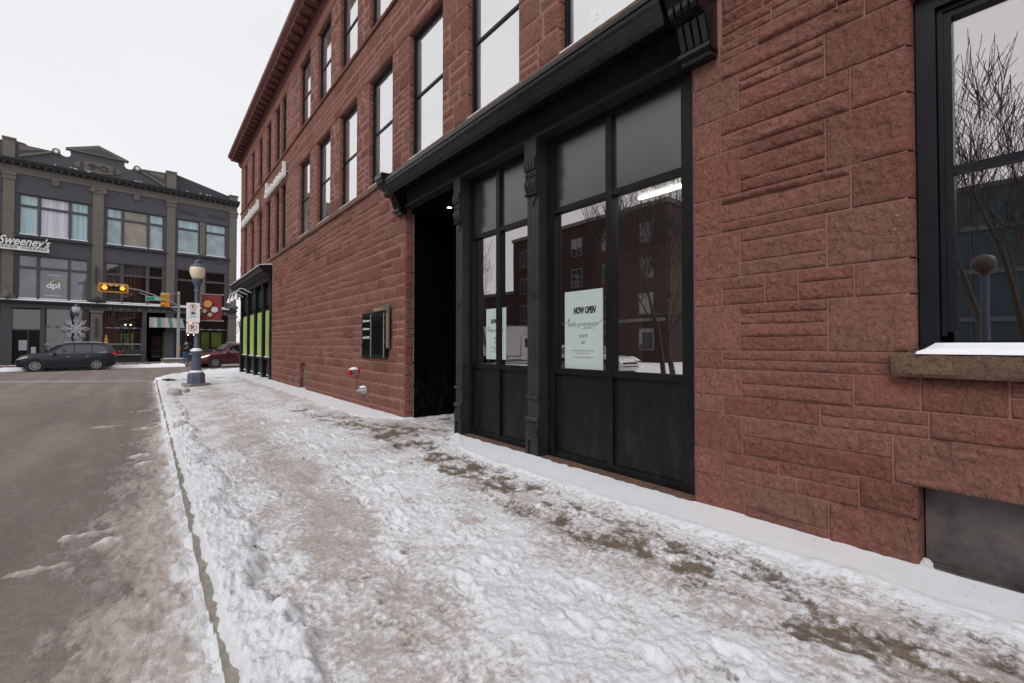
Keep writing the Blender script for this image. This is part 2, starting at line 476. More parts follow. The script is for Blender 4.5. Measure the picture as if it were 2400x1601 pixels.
# ------------------------------------------------------------------ helpers: meshes
class MB:
    def __init__(s):
        s.v = []; s.f = []; s.tone = None
    def add(s, vs, fs):
        o = len(s.v)
        s.v.extend(vs)
        s.f.extend([tuple(i + o for i in f) for f in fs])
        return s
    def box(s, x0, x1, y0, y1, z0, z1):
        return s.add([(x0, y0, z0), (x1, y0, z0), (x1, y1, z0), (x0, y1, z0), (x0, y0, z1), (x1, y0, z1), (x1, y1, z1), (x0, y1, z1)],
                     [(0, 3, 2, 1), (4, 5, 6, 7), (0, 1, 5, 4), (1, 2, 6, 5), (2, 3, 7, 6), (3, 0, 4, 7)])
    def prism(s, poly, a, b, axis):
        # poly in the two other axes (in x,y,z order), extruded along axis from a to b
        n = len(poly)
        def pt(p, h):
            return {'x': (h, p[0], p[1]), 'y': (p[0], h, p[1]), 'z': (p[0], p[1], h)}[axis]
        vs = [pt(p, a) for p in poly] + [pt(p, b) for p in poly]
        fs = [tuple(range(n - 1, -1, -1)), tuple(range(n, 2 * n))] + [(i, (i + 1) % n, n + (i + 1) % n, n + i) for i in range(n)]
        return s.add(vs, fs)
    def tube(s, pts, r, n=8, cap=True):
        pts = [Vector(p) for p in pts]
        rs = r if isinstance(r, (list, tuple)) else [r] * len(pts)
        vs = []; up = Vector((0, 0, 1)); prev = None
        for i, p in enumerate(pts):
            d = (pts[min(i + 1, len(pts) - 1)] - pts[max(i - 1, 0)]).normalized()
            if prev is None:
                a = d.cross(up)
                if a.length < 1e-3:
                    a = d.cross(Vector((0, 1, 0)))
            else:
                a = prev - d * prev.dot(d)
            a.normalize(); prev = a
            b2 = d.cross(a)
            for k in range(n):
                t = 2 * math.pi * k / n
                vs.append(tuple(p + (a * math.cos(t) + b2 * math.sin(t)) * rs[i]))
        fs = []
        for i in range(len(pts) - 1):
            for k in range(n):
                fs.append((i * n + k, i * n + (k + 1) % n, (i + 1) * n + (k + 1) % n, (i + 1) * n + k))
        if cap:
            fs.append(tuple(range(n - 1, -1, -1)))
            fs.append(tuple(range((len(pts) - 1) * n, len(pts) * n)))
        return s.add(vs, fs)
    def lathe(s, prof, c=(0, 0, 0), n=20, axis='z'):
        vs = []
        for r, h in prof:
            for k in range(n):
                t = 2 * math.pi * k / n
                a, b = r * math.cos(t), r * math.sin(t)
                p = {'z': (a, b, h), 'x': (h, a, b), 'y': (b, h, a)}[axis]
                vs.append((p[0] + c[0], p[1] + c[1], p[2] + c[2]))
        m = len(prof)
        fs = [(i * n + k, i * n + (k + 1) % n, (i + 1) * n + (k + 1) % n, (i + 1) * n + k) for i in range(m - 1) for k in range(n)]
        fs.append(tuple(range(n - 1, -1, -1)))
        fs.append(tuple(range((m - 1) * n, m * n)))
        return s.add(vs, fs)
    def mesh(s, name, origin=(0, 0, 0), smooth=None, attrs=None):
        me = bpy.data.meshes.new(name)
        o = origin
        me.from_pydata([(v[0] - o[0], v[1] - o[1], v[2] - o[2]) for v in s.v], [], s.f)
        for k, a in (attrs or {}).items():
            at = me.attributes.new(k, 'FLOAT', 'POINT')
            at.data.foreach_set('value', np.asarray(a, np.float32))
        if smooth is not None:
            me.polygons.foreach_set('use_smooth', [True] * len(me.polygons))
            me.set_sharp_from_angle(angle=R(smooth))
        me.validate()
        return me

def fix_normals(me):
    bm = bmesh.new(); bm.from_mesh(me)
    bmesh.ops.recalc_face_normals(bm, faces=bm.faces)
    bm.to_mesh(me); bm.free()

def link(name, me, mat=None, parent=None):
    o = bpy.data.objects.new(name, me)
    COL.objects.link(o)
    if mat is not None and me is not None and not me.materials:
        me.materials.append(MATS[mat])
    if parent is not None:
        o.parent = parent
    return o

def tag(o, label, cat, group=None):
    o['label'] = label; o['category'] = cat
    if group:
        o['group'] = group
    return o

def struct(o):
    o['kind'] = 'structure'
    return o

class Thing:
    """an Empty at the thing's base; parts are given in world (or local, if origin is 0) coordinates"""
    def __init__(s, name, label, cat, loc=(0, 0, 0), rz=0.0, group=None, world=False):
        s.e = bpy.data.objects.new(name, None)
        COL.objects.link(s.e)
        s.e.location = loc
        s.e.rotation_euler = (0, 0, rz)
        tag(s.e, label, cat, group)
        s.o = loc if world else (0, 0, 0)
        s.sub = {}
    def part(s, name, mb, mat, parent=None, smooth=None, attrs=None, fix=True):
        me = mb.mesh(name, s.o, smooth, attrs)
        if fix:
            fix_normals(me)
            if smooth is not None:
                me.set_sharp_from_angle(angle=R(smooth))
        return link(name, me, mat, parent or s.e)
    def share(s, name, me, loc, parent=None):
        o = link(name, me, None, parent or s.e)
        o.location = (loc[0] - s.o[0], loc[1] - s.o[1], loc[2] - s.o[2])
        return o

def one(name, mb, mat, label, cat, loc=(0, 0, 0), rz=0, group=None, smooth=None, attrs=None):
    me = mb.mesh(name, (0, 0, 0), smooth, attrs)
    fix_normals(me)
    if smooth is not None:
        me.set_sharp_from_angle(angle=R(smooth))
    o = link(name, me, mat)
    o.location = loc; o.rotation_euler = (0, 0, rz)
    return tag(o, label, cat, group)

def text_mesh(txt, size, ext=0.002, shear=0.0, width=None, bold=0.0, spacing=1.0):
    cu = bpy.data.curves.new('text', 'FONT')
    cu.body = txt; cu.size = size; cu.extrude = ext; cu.shear = shear; cu.offset = bold
    cu.align_x = 'CENTER'; cu.align_y = 'CENTER'; cu.space_character = spacing
    cu.resolution_u = 3
    o = bpy.data.objects.new('text', cu)
    COL.objects.link(o)
    dg = bpy.context.evaluated_depsgraph_get()
    me = bpy.data.meshes.new_from_object(o.evaluated_get(dg))
    bpy.data.objects.remove(o)
    if width:
        xs = [v.co.x for v in me.vertices]
        k = width / (max(xs) - min(xs))
        for v in me.vertices:
            v.co.x *= k
    return me

WALLROT = Matrix(((0, 0, -1), (-1, 0, 0), (0, 1, 0)))     # text X->-Y, Y->Z, normal->-X
FACROT = Matrix(((1, 0, 0), (0, 0, -1), (0, 1, 0)))       # text X->X, Y->Z, normal->-Y

def put_text(thing, name, txt, size, mat, at, rot=WALLROT, parent=None, **kw):
    me = text_mesh(txt, size, **kw)
    me.transform(rot.to_4x4())
    me.materials.clear(); me.materials.append(MATS[mat])
    o = link(name, me, None, parent or thing.e)
    o.location = (at[0] - thing.o[0], at[1] - thing.o[1], at[2] - thing.o[2])
    return o

def copy_tree(o, parent=None):
    c = o.copy(); COL.objects.link(c)
    c.parent = parent
    for ch in list(o.children):
        copy_tree(ch, c)
    return c

# ================================================================== GROUND
W = 3.85                              # street face of the stone building
mb = MB(); mb.add([(-160, -140, -0.14), (160, -140, -0.14), (160, 240, -0.14), (-160, 240, -0.14)], [(0, 1, 2, 3)])
struct(link('road', mb.mesh('road'), 'asphalt'))

# sidewalk slab under the snow, with the rounded street corner
def corner_pts(off, n=10, x0=0.30, r=6.5, ye=24.5):
    pts = [(x0 + off, -6.0), (x0 + off, ye)]
    for i in range(1, n + 1):
        a = math.pi - math.pi / 2 * i / n
        pts.append((x0 + r + (r - off) * math.cos(a), ye + (r - off) * math.sin(a)))
    pts.append((60, ye + r - off))
    return pts
cp = corner_pts(0.16)
mb = MB(); n = len(cp)
poly = [(p[0], p[1]) for p in cp] + [(60, -6)]
mb.prism(poly, -0.13, -0.03, 'z')
me = mb.mesh('sidewalk'); fix_normals(me)
SIDEWALK = struct(link('sidewalk', me, 'concrete'))

# granite kerb, laid in lengths
kerb = bpy.data.objects.new('kerb', None); COL.objects.link(kerb); struct(kerb)
ko = corner_pts(0.0, 14); ki = corner_pts(0.15, 14)
segs = []
y = -4.0
rk = random.Random(3)
while y < 24.5:
    L = min(rk.uniform(1.5, 2.1), 24.5 - y)
    segs.append(((0.30, y), (0.30, y + L), (0.45, y + L), (0.45, y)))
    y += L
for i in range(1, len(ko) - 2):
    segs.append((ko[i], ko[i + 1], ki[i + 1], ki[i]))
for a, b, c, d in segs:
    jx = rk.uniform(-0.004, 0.004); jz = rk.uniform(-0.006, 0.004)
    g = 0.004
    ax = Vector(b) - Vector(a); ax.normalize(); ax *= g
    a2, b2, c2, d2 = Vector(a) + ax, Vector(b) - ax, Vector(c) - ax, Vector(d) + ax
    mb = MB(); mb.prism([(p.x + jx, p.y) for p in (a2, b2, c2, d2)], -0.2, -0.012 + jz, 'z')
    me = mb.mesh('kerb_stone'); fix_normals(me)
    link('kerb_stone', me, 'concrete', kerb)

# ---- snow on the sidewalk: trodden, dirty, with a lumpy bank along the kerb and a clean strip by the wall
def edge_x(y):                        # road side limit of the snow
    return 0.318 + 0.030 * fbm(y * 2.3, y * 0 + 4.0, 3, 5) + 0.007 * fbm(y * 13, y * 0 + 1.0, 2, 9)

FOOT = []
rf = random.Random(21)
for i in range(60):
    fy = 0.3 + 13 * rf.random() ** 1.5
    FOOT.append((0.9 + 2.3 * rf.random(), fy, rf.gauss(0.0, 0.28), rf.uniform(0.12, 0.16), rf.uniform(0.042, 0.055), rf.uniform(0.008, 0.022)))

for (x0, y0), (x1, y1) in (((1.65, 0.9), (2.0, 9.5)), ((2.25, 1.0), (3.3, 6.9)), ((1.95, 1.2), (1.5, 12.0)), ((1.25, 1.6), (2.3, 8.0)), ((2.9, 0.8), (2.4, 10.0))):
    L_ = math.hypot(x1 - x0, y1 - y0); ux, uy = (x1 - x0) / L_, (y1 - y0) / L_
    d_ = 0.0; sd_ = 1
    while d_ < L_:
        cx = x0 + ux * d_ - uy * 0.11 * sd_ + rf.gauss(0, 0.03); cy = y0 + uy * d_ + ux * 0.11 * sd_
        an = math.atan2(-ux, uy) + rf.gauss(0, 0.12) - 0.12 * sd_
        dp = rf.uniform(0.018, 0.032)
        FOOT.append((cx - ux * -0.05, cy + uy * 0.05, an, 0.105, 0.050, dp))          # sole
        FOOT.append((cx - ux * 0.11, cy - uy * 0.11, an, 0.048, 0.040, dp * 1.1))     # heel
        d_ += rf.uniform(0.58, 0.74); sd_ = -sd_

def strip_x(y):                       # start of the untouched strip by the wall
    s = 3.33 - 0.10 * sstep(0.3, 3.0, y) + 0.035 * fbm(y * 1.7, y * 0 + 2, 3, 31) + 0.02 * gn(y * 9, y * 0, 32)
    s = s + 0.55 * sstep(5.0, 6.3, y) * (1 - sstep(8.0, 9.0, y))
    return s - 0.02 * (y > 9)

def snow_fields(X, Y):
    slope = 0.0 + 0.075 * sstep(0.3, 3.7, X)
    # kerb bank
    bw = 0.62 + 0.16 * fbm(Y * 1.1, Y * 0 + 8, 3, 41) + 0.06 * gn(Y * 5, X * 0, 42)
    bank = 1 - sstep(bw - 0.07, bw + 0.06, X + 0.03 * gn(X * 14, Y * 14, 43))
    bank = bank * (1 - 0.45 * sstep(14, 19, Y))
    wx = X + 0.08 * gn(X * 3, Y * 3, 53); wy = Y + 0.10 * gn(X * 2.5, Y * 2.5, 54)
    lump = fbm(wx * 2.6, wy * 4.4, 5, 51, 0.55)
    hb = bank * (0.058 + 0.038 * lump + 0.020 * fbm(X * 1.6, Y * 0.9, 2, 52) + 0.010 * np.abs(gn(wx * 17, wy * 15, 56)) + 0.006 * gn(X * 38, Y * 34, 57))
    cut = sstep(0.50, 0.62, gn(Y * 0.9 + 0.2, X * 0 + 3.3, 44))          # gaps trodden through the bank
    hb = hb * (1 - 0.75 * cut)
    # strip by the wall
    sx = strip_x(Y)
    strip = sstep(sx - 0.03, sx + 0.07, X)
    strip = strip * (1 - 0.95 * sstep(6.15, 6.5, Y) * (1 - sstep(7.6, 8.15, Y)))
    rim = np.exp(-((X - sx) / 0.07) ** 2) * (0.012 + 0.022 * np.abs(gn(X * 7, Y * 7, 61))) * (1 - sstep(5.8, 6.4, Y) * (1 - sstep(8, 8.6, Y)))
    hs = strip * (0.028 + 0.006 * fbm(X * 1.5, Y * 1.5, 2, 62)) + rim
    # smooth drift in the foreground
    dr = np.exp(-(((X - 1.45) * 0.9 - 0.25 * (Y - 1.7)) / 0.30) ** 2 - ((Y - 1.65) / 0.85) ** 2)
    dr = dr * (0.75 + 0.5 * gn(X * 2.2, Y * 2.2, 71))
    # long tyre / plough streaks running with the street, bending to the entrance
    tr = gn((X + 0.05 * Y) * 9, Y * 0.55, 81)
    rough = 1 - np.clip(strip * 0.93, 0, 1)
    tramp = rough * (1 - bank) * (0.013 * fbm(X * 6.0, Y * 5.2, 5, 91, 0.6) + 0.005 * tr + 0.010 * np.abs(gn(X * 21, Y * 17, 92)) + 0.005 * gn(X * 45, Y * 40, 93) - 0.010 * np.clip(gn(X * 9, Y * 6, 94) - 0.25, 0, 1))
    # broken clods and crumbs of packed snow
    clod = 0
    for sc_, amp, th_, sd_ in ((6.0, 0.030, 0.66, 141), (13.0, 0.022, 0.58, 145), (27.0, 0.011, 0.5, 149)):
        wx2 = X + 0.3 / sc_ * gn(X * sc_ * 1.3, Y * sc_ * 1.3, sd_ + 2); wy2 = Y + 0.3 / sc_ * gn(X * sc_ * 1.3, Y * sc_ * 1.3, sd_ + 3)
        f1, cv = worley(wx2 * sc_, wy2 * sc_ * 0.85, sd_)
        clod = clod + amp * np.clip(0.62 - f1, 0, 1) / 0.62 * sstep(th_, th_ + 0.3, cv)
    keepf = sstep(-0.25, 0.25, fbm(X * 1.3, Y * 1.0, 3, 155))
    clod = clod * rough * (0.35 + 0.65 * keepf) * (0.6 + 0.6 * bank)
    packed = np.exp(-((X - (2.72 + 0.055 * np.clip(Y - 2.6, 0, 9))) / 0.46) ** 2)
    slick = sstep(-0.1, 0.35, fbm(X * 0.9, Y * 0.6, 3, 157))
    amp = (1 - 0.72 * packed) * (1 - 0.45 * slick) * (1 - 0.45 * sstep(5, 9, Y))
    tramp = tramp * 0.95 * amp + clod * (1 - bank) * (0.25 + 0.75 * amp)
    h = slope + hb + hs + 0.045 * np.clip(dr, 0, 1) + tramp + clod * bank
    for fx, fy, fa, fl, fw_, fd_ in FOOT:
        ca, sa = math.cos(fa), math.sin(fa)
        m = (np.abs(X - fx) < 0.3) & (np.abs(Y - fy) < 0.3)
        if not m.any():
            continue
        u = (X[m] - fx) * ca + (Y[m] - fy) * sa
        w = -(X[m] - fx) * sa + (Y[m] - fy) * ca
        q = np.sqrt((u / fw_) ** 2 + (w / fl) ** 2)
        h[m] += rough[m] * (1 - bank[m]) * fd_ * (-np.exp(-(q / 0.85) ** 6) + 0.28 * np.exp(-((q - 1.2) / 0.25) ** 2))
    # colour fields
    lane = np.exp(-((X - (2.80 + 0.055 * np.clip(Y - 2.6, 0, 9) - 0.16 * np.clip(Y - 7, 0, 20))) / 0.36) ** 2)
    lane = lane * (1 - 0.55 * sstep(8.5, 12, Y))
    pn = fbm(X * 3.0, Y * 2.1, 4, 101, 0.6)
    mud = np.clip(lane * (0.47 + 0.72 * pn + 0.42 * gn(X * 10, Y * 6.5, 105)) - 0.01, 0, 1) + 0.9 * np.clip(fbm(X * 5.2, Y * 3.6, 4, 103, 0.65) - 0.42, 0, 0.5) * rough
    mud = mud * rough * (1 - 0.9 * bank) * (1 - np.clip(dr, 0, 1))
    slz = np.exp(-((X - (1.15 + 0.03 * (Y - 3))) / 0.46) ** 2) * (1 - 0.5 * sstep(9, 14, Y))
    dirt = 0.17 + 0.48 * slz + 0.30 * packed + 0.12 * slick + 0.24 * fbm(X * 2.6, Y * 1.9, 5, 111, 0.62) + 0.10 * sstep(6, 14, Y)
    dirt = dirt + 1.2 * np.clip(-(tramp) * 22, 0, 0.4) - 0.5 * np.clip(tramp * 22, 0, 0.3)
    dirt = dirt * rough * (1 - 0.72 * bank) - 0.45 * np.clip(dr, 0, 1)
    dirt = dirt + 0.20 * bank * np.clip(fbm(X * 6, Y * 5, 3, 121), 0, 1)
    crack = np.exp(-((X - bw - 0.06 + 0.04 * gn(Y * 5, X * 0, 161) + 0.012 * gn(X * 30, Y * 30, 162)) / 0.010) ** 2) * sstep(0.0, 0.35, gn(Y * 4.6, X * 0 + 2.0, 163)) * (1 - sstep(7, 10, Y))
    mud = mud + 0.65 * crack + 0.55 * np.clip(gn(X * 8, Y * 6, 165) - 0.52, 0, 0.4) * slz * 2.5
    ent = sstep(5.9, 6.6, Y) * (1 - sstep(7.7, 8.2, Y)) * sstep(2.9, 3.3, X)
    dirt = dirt + 0.4 * ent; mud = mud + ent * np.clip(0.25 + 0.5 * pn, 0, 1)
    # thin ice where the mud shows: lower
    h = h - 0.014 * sstep(0.3, 0.8, mud)
    shop = sstep(2.15, 2.3, Y) * (1 - sstep(5.9, 6.1, Y))
    h = h - shop * 0.07 * sstep(3.80, 3.86, X + 0.03 * gn(X * 11, Y * 5, 131) + 0.02 * gn(X * 3, Y * 14, 132))
    h = h - 0.055 * sstep(3.84, 3.90, X) * (1 - sstep(0.58, 0.64, Y))
    ex = edge_x(Y)
    h = h - 0.16 * (1 - sstep(ex - 0.035, ex + 0.045, X))
    return h, np.clip(dirt, 0, 1), np.clip(mud, 0, 1)

def FINE(X, Y):
    sx = strip_x(Y)
    return 0.85 - 0.72 * sstep(sx, sx + 0.08, X) * (X < 3.98) * (1 - sstep(22, 24, Y))

def grid_mesh(name, xs, ys, fn, keep=None):
    X, Y = np.meshgrid(xs, ys)
    H, D, Mu = fn(X, Y)
    nx, ny = len(xs), len(ys)
    co = np.stack([X, Y, H], -1).reshape(-1, 3).astype(np.float32)
    i = np.arange(nx - 1); j = np.arange(ny - 1)
    I, J = np.meshgrid(i, j)
    a = (J * nx + I).ravel()
    q = np.stack([a, a + 1, a + nx + 1, a + nx], 1)
    if keep is not None:
        kk = keep(X, Y).ravel()
        q = q[kk[q].any(1)]
    me = bpy.data.meshes.new(name)
    me.vertices.add(len(co)); me.vertices.foreach_set('co', co.ravel())
    me.loops.add(q.size); me.loops.foreach_set('vertex_index', q.ravel().astype(np.int32))
    me.polygons.add(len(q)); me.polygons.foreach_set('loop_start', np.arange(0, q.size, 4, dtype=np.int32))
    me.polygons.foreach_set('use_smooth', np.ones(len(q), bool))
    me.update(calc_edges=True)
    for k, arr in (('dirt', D), ('mud', Mu), ('fine', FINE(X, Y))):
        at = me.attributes.new(k, 'FLOAT', 'POINT'); at.data.foreach_set('value', arr.ravel().astype(np.float32))
    me.validate()
    return me

def ygrid(a, b, d0, k):
    ys = [a]
    while ys[-1] < b:
        ys.append(ys[-1] + d0 * max(1.0, max(0.0, ys[-1]) / k))
    return np.array(ys)

xs = np.concatenate([np.linspace(0.245, 0.80, 70), np.linspace(0.81, 3.99, 270)])
me = grid_mesh('snow_cover', xs, ygrid(-0.6, 23.5, 0.0095, 1.6), snow_fields)
o = link('snow_cover', me, 'snow'); o['kind'] = 'stuff'
tag(o, 'trodden dirty white snow covering the sidewalk beside the stone building', 'snow')

def entry_fields(X, Y):
    h, d, m = snow_fields(np.full_like(X, 3.2) + 0.0 * X, Y)
    n_ = fbm(X * 5, Y * 5, 4, 501)
    return 0.078 + 0.012 * n_, np.clip(0.45 + 0.4 * n_, 0, 1), np.clip(0.30 + 0.5 * fbm(X * 3.3, Y * 2.7, 4, 503), 0, 1) * (1 - sstep(7.7, 8.0, Y))
me = grid_mesh('entrance_snow', np.linspace(3.97, 5.6, 60), np.linspace(6.16, 8.06, 70), entry_fields)
o = link('entrance_snow', me, 'snow'); o['kind'] = 'stuff'
tag(o, 'thin dirty snow blown into the dark entrance recess', 'snow')

def corner_fields(X, Y):
    h, d, m = snow_fields(np.clip(X, 0.5, 3.6), Y)
    h = 0.02 + 0.03 * fbm(X * 2.2, Y * 1.6, 4, 201) + 0.05 * sstep(0.3, 3.7, X) + 0.012 * fbm(X * 9, Y * 7, 3, 203)
    # inside the rounded corner?
    cx, cy, r = 6.8, 24.5, 6.5
    dist = np.where(Y > cy, np.where(X < cx, np.hypot(X - cx, Y - cy), Y - cy), np.where(X < cx, cx - X, 0))
    dist = dist + 0.12 * fbm(X * 1.6, Y * 1.6, 3, 207)
    rim = np.exp(-((dist - r + 0.35) / 0.35) ** 2)
    h = h + 0.10 * rim * (0.6 + 0.8 * np.abs(gn(X * 2.5, Y * 2.5, 209)))
    h = h - 0.34 * sstep(r - 0.10, r + 0.10, dist)
    return h, np.clip(0.10 + 0.25 * fbm(X * 1.2, Y * 1.0, 4, 211) - 0.2 * rim, 0, 1), m * 0.3
me = grid_mesh('corner_snow', np.linspace(0.1, 12, 120), np.linspace(23.3, 31.4, 130), corner_fields)
o = link('corner_snow', me, 'snow'); o['kind'] = 'stuff'
tag(o, 'heaped white snow rounding the street corner behind the near lamp post', 'snow')

# ---- dirty slush in the gutter and along the parked-car lane
def slush_fields(X, Y):
    g = 0.30 - X                                  # distance from the kerb
    lim = 0.92 + 0.28 * fbm(Y * 0.55, Y * 0 + 3, 3, 301) + 0.10 * gn(Y * 3.1, Y * 0, 302)
    lim = lim * (1 - 0.62 * sstep(5, 13, Y))
    body = 1 - sstep(lim - 0.75, lim + 0.25, g + 0.12 * fbm(X * 5, Y * 2.4, 4, 303, 0.6))
    n = fbm(X * 7, Y * 3.2, 5, 311, 0.58)
    rut = gn((X * 5.0), Y * 0.35, 313)
    cf1, ccv = worley(X * 13 + 0.4 * gn(X * 9, Y * 9, 317), Y * 9, 318)
    n = n * 0.6 + 0.9 * np.clip(0.6 - cf1, 0, 1) * sstep(0.4, 0.8, ccv)
    h = -0.158 + body * (0.034 + 0.016 * n + 0.014 * rut) + 0.012 * n + 0.012 * np.abs(gn(X * 22, Y * 14, 315)) + 0.005 * gn(X * 44, Y * 36, 316)
    # second ridge out in the lane, thrown up by wheels
    r2 = np.exp(-((g - (1.75 + 0.22 * (4 - Y) * (Y < 4) + 0.1 * fbm(Y * 0.8, Y * 0, 2, 321))) / 0.16) ** 2) * sstep(0.0, 0.35, fbm(X * 2.1, Y * 1.2, 3, 323) + 0.25) * (1 - sstep(5.0, 8.5, Y))
    h = h + r2 * (0.024 + 0.012 * n)
    # patches of white snow left on the road
    wp = np.zeros_like(X)
    for px, py, ax, ay in ((-0.62, 4.75, 0.20, 0.055), (-0.25, 5.02, 0.10, 0.05), (-0.40, 5.35, 0.22, 0.05), (-0.62, 12.1, 0.30, 0.18), (-0.22, 14.4, 0.34, 0.10), (-0.05, 11.4, 0.22, 0.16), (-0.08, 8.6, 0.14, 0.10), (-0.02, 8.0, 0.12, 0.08)):
        wp = np.maximum(wp, np.exp(-(((X - px) / ax) ** 2 + ((Y - py) / ay) ** 2) ** 1.5) * (0.8 + 0.5 * gn(X * 12, Y * 12, 331)))
    h = h + 0.034 * wp * (wp > 0.15)
    white_edge = np.exp(-np.clip(g - 0.03, 0, 9) / 0.085) * (0.6 + 0.8 * fbm(Y * 1.3, X * 0 + 5, 3, 341)) + 0.9 * np.exp(-((Y - 1.9) / 0.75) ** 2) * (1 - sstep(0.30, 0.50, g + 0.05 * gn(X * 8, Y * 8, 342))) + 0.5 * np.exp(-((Y - 10.0) / 0.9) ** 2) * np.exp(-g / 0.16)
    h = h + 0.030 * np.clip(white_edge, 0, 1) * (g > -0.02)
    # wheel-cleared dark strip
    cl = np.exp(-((g - (0.95 - 0.02 * Y)) / 0.11) ** 2) * sstep(-0.2, 0.3, fbm(X * 2, Y * 0.7, 3, 351) + 0.1)
    h = h - 0.018 * cl
    dirt = 0.50 + 0.12 * fbm(X * 2.6, Y * 1.0, 5, 361, 0.6) + 0.22 * np.clip(rut, 0, 1) - 0.10 * n + 0.35 * cl - 0.20 * r2 - 0.95 * np.clip(white_edge, 0, 1) - 0.95 * wp
    dirt = dirt + 0.62 * (1 - body) ** 0.7 - 0.10 * (1 - sstep(0, 0.5, g))
    thin = 1 - sstep(-0.142, -0.118, h + 0.006 * gn(X * 30, Y * 24, 373))
    dirt = np.maximum(dirt, thin * 1.0) + 0.25 * gn(X * 15, Y * 11, 371) * (1 - thin)
    return h, np.clip(dirt, 0, 1), np.zeros_like(X)
me = grid_mesh('gutter_slush', np.linspace(-3.2, 0.312, 240), ygrid(-0.3, 26.0, 0.016, 2.0), slush_fields)
o = link('gutter_slush', me, 'slush'); o['kind'] = 'stuff'
tag(o, 'brown frozen slush and snow crust lying along the kerb', 'slush')

# ---- loose lumps of ice on the bank and in the gutter
def ice_lump(x, y, z, s, seed, mat, label):
    bm = bmesh.new()
    bmesh.ops.create_icosphere(bm, subdivisions=2, radius=1.0)
    r_ = random.Random(seed)
    for v in bm.verts:
        k = 1 + 0.22 * float(gn(v.co.x * 1.7 + seed, v.co.y * 1.7 + v.co.z)) + r_.uniform(-0.05, 0.05)
        v.co = Vector((v.co.x * s[0], v.co.y * s[1], v.co.z * s[2])) * k
    me = bpy.data.meshes.new('ice_lump'); bm.to_mesh(me); bm.free()
    for k, vv in (('dirt', 0.75), ('mud', 0.0), ('fine', 0.8)):
        at = me.attributes.new(k, 'FLOAT', 'POINT'); at.data.foreach_set('value', np.full(len(me.vertices), vv, np.float32))
    me.polygons.foreach_set('use_smooth', [True] * len(me.polygons))
    o = link('ice_lump', me, mat); o.location = (x, y, z); o.rotation_euler = (0, 0, r_.uniform(0, 3))
    tag(o, label, 'ice lump', 'frozen lumps along the kerb')
ice_lump(0.62, 16.6, 0.09, (0.20, 0.16, 0.13), 1, 'snow', 'larger grey frozen lump at the foot of the near lamp post')
ice_lump(0.95, 17.4, 0.08, (0.12, 0.10, 0.08), 2, 'snow', 'smaller grey frozen lump nearest the near lamp post base')
ice_lump(0.47, 9.7, 0.10, (0.13, 0.12, 0.10), 3, 'snow', 'dark frozen lump capping the far end of the kerb bank')
ice_lump(0.16, 2.02, -0.085, (0.035, 0.06, 0.03), 4, 'slush', 'oval brown ice chunk in the gutter, nearest of the two')
ice_lump(0.24, 2.28, -0.085, (0.030, 0.075, 0.028), 5, 'slush', 'elongated brown ice chunk leaning against the kerb face')

# ---- painted stop line across the side street
mb = MB(); a = Vector((-7.5, 30.9, -0.134)); b = Vector((0.15, 25.95, -0.134)); w_ = Vector((0.12, 0.2, 0))
mb.add([tuple(a - w_), tuple(b - w_), tuple(b + w_), tuple(a + w_)], [(0, 1, 2, 3)])
struct(link('road_marking', mb.mesh('road_marking'), 'line_paint'))

# ---- far side of the crossing
FA = R(6.5)                            # the cross street's skew
P0 = Vector((6.591, 50.213, 0.0))      # right-hand foot of the grey building
FX = Vector((math.cos(FA), math.sin(FA), 0)); FY = Vector((-math.sin(FA), math.cos(FA), 0))
def fpt(t, y, z=0.0):
    return P0 + FX * t + FY * y + Vector((0, 0, z))
mb = MB()
pl = [(-60, -8.0), (-7.0, -8.0), (-5.0, -8.3), (-4.2, -7.6), (-4.0, -5.5), (4.5, -5.5), (4.5, 12), (-60, 12)]
mb.prism([tuple(fpt(t, y))[:2] for t, y in pl], -0.2, 0.0, 'z')
me = mb.mesh('far_sidewalk'); fix_normals(me)
struct(link('far_sidewalk', me, 'paver_red'))
def bank(name, t0, t1, yc, wd, ht, seed, label):
    ts = np.linspace(t0, t1, int((t1 - t0) / 0.12)); ys = np.linspace(-wd, wd, 14)
    T, Yl = np.meshgrid(ts, ys)
    prof = np.clip(1 - (Yl / wd) ** 2, 0, 1)
    n_ = 0.55 + 0.6 * np.abs(fbm(T * 1.1, Yl * 1.5, 4, seed)) + 0.5 * gn(T * 0.4, T * 0, seed + 3)
    Z = -0.16 + prof ** 0.6 * (0.12 + ht * np.clip(n_, 0.1, 1.4))
    v = []
    for k in range(T.size):
        p = fpt(float(T.flat[k]), yc + float(Yl.flat[k]))
        v.append((p.x, p.y, float(Z.flat[k])))
    nx = len(ts)
    f = [(j * nx + i, j * nx + i + 1, (j + 1) * nx + i + 1, (j + 1) * nx + i) for j in range(13) for i in range(nx - 1)]
    mb = MB(); mb.add(v, f)
    me = mb.mesh(name, (0, 0, 0), 80)
    o = link(name, me, 'clean_snow'); o['kind'] = 'stuff'
    tag(o, label, 'snow')
bank('snow_bank', -40, -5.4, -8.05, 0.55, 0.16, 400, 'low white snow bank along the far kerb behind the passing dark blue car')
bank('snow_bank', -4.3, 14, -5.3, 0.5, 0.15, 410, 'low white snow bank along the far kerb behind the dark red car')
bank('snow_bank', -30, -7.2, -1.3, 0.5, 0.06, 420, 'thin line of snow lying along the foot of the grey building')

# ================================================================== RED SANDSTONE BUILDING
RED = Thing('sandstone_building', 'three storey red sandstone building with black shopfronts along the snowy sidewalk', 'building', (W, 12.0, 0.0), world=True)

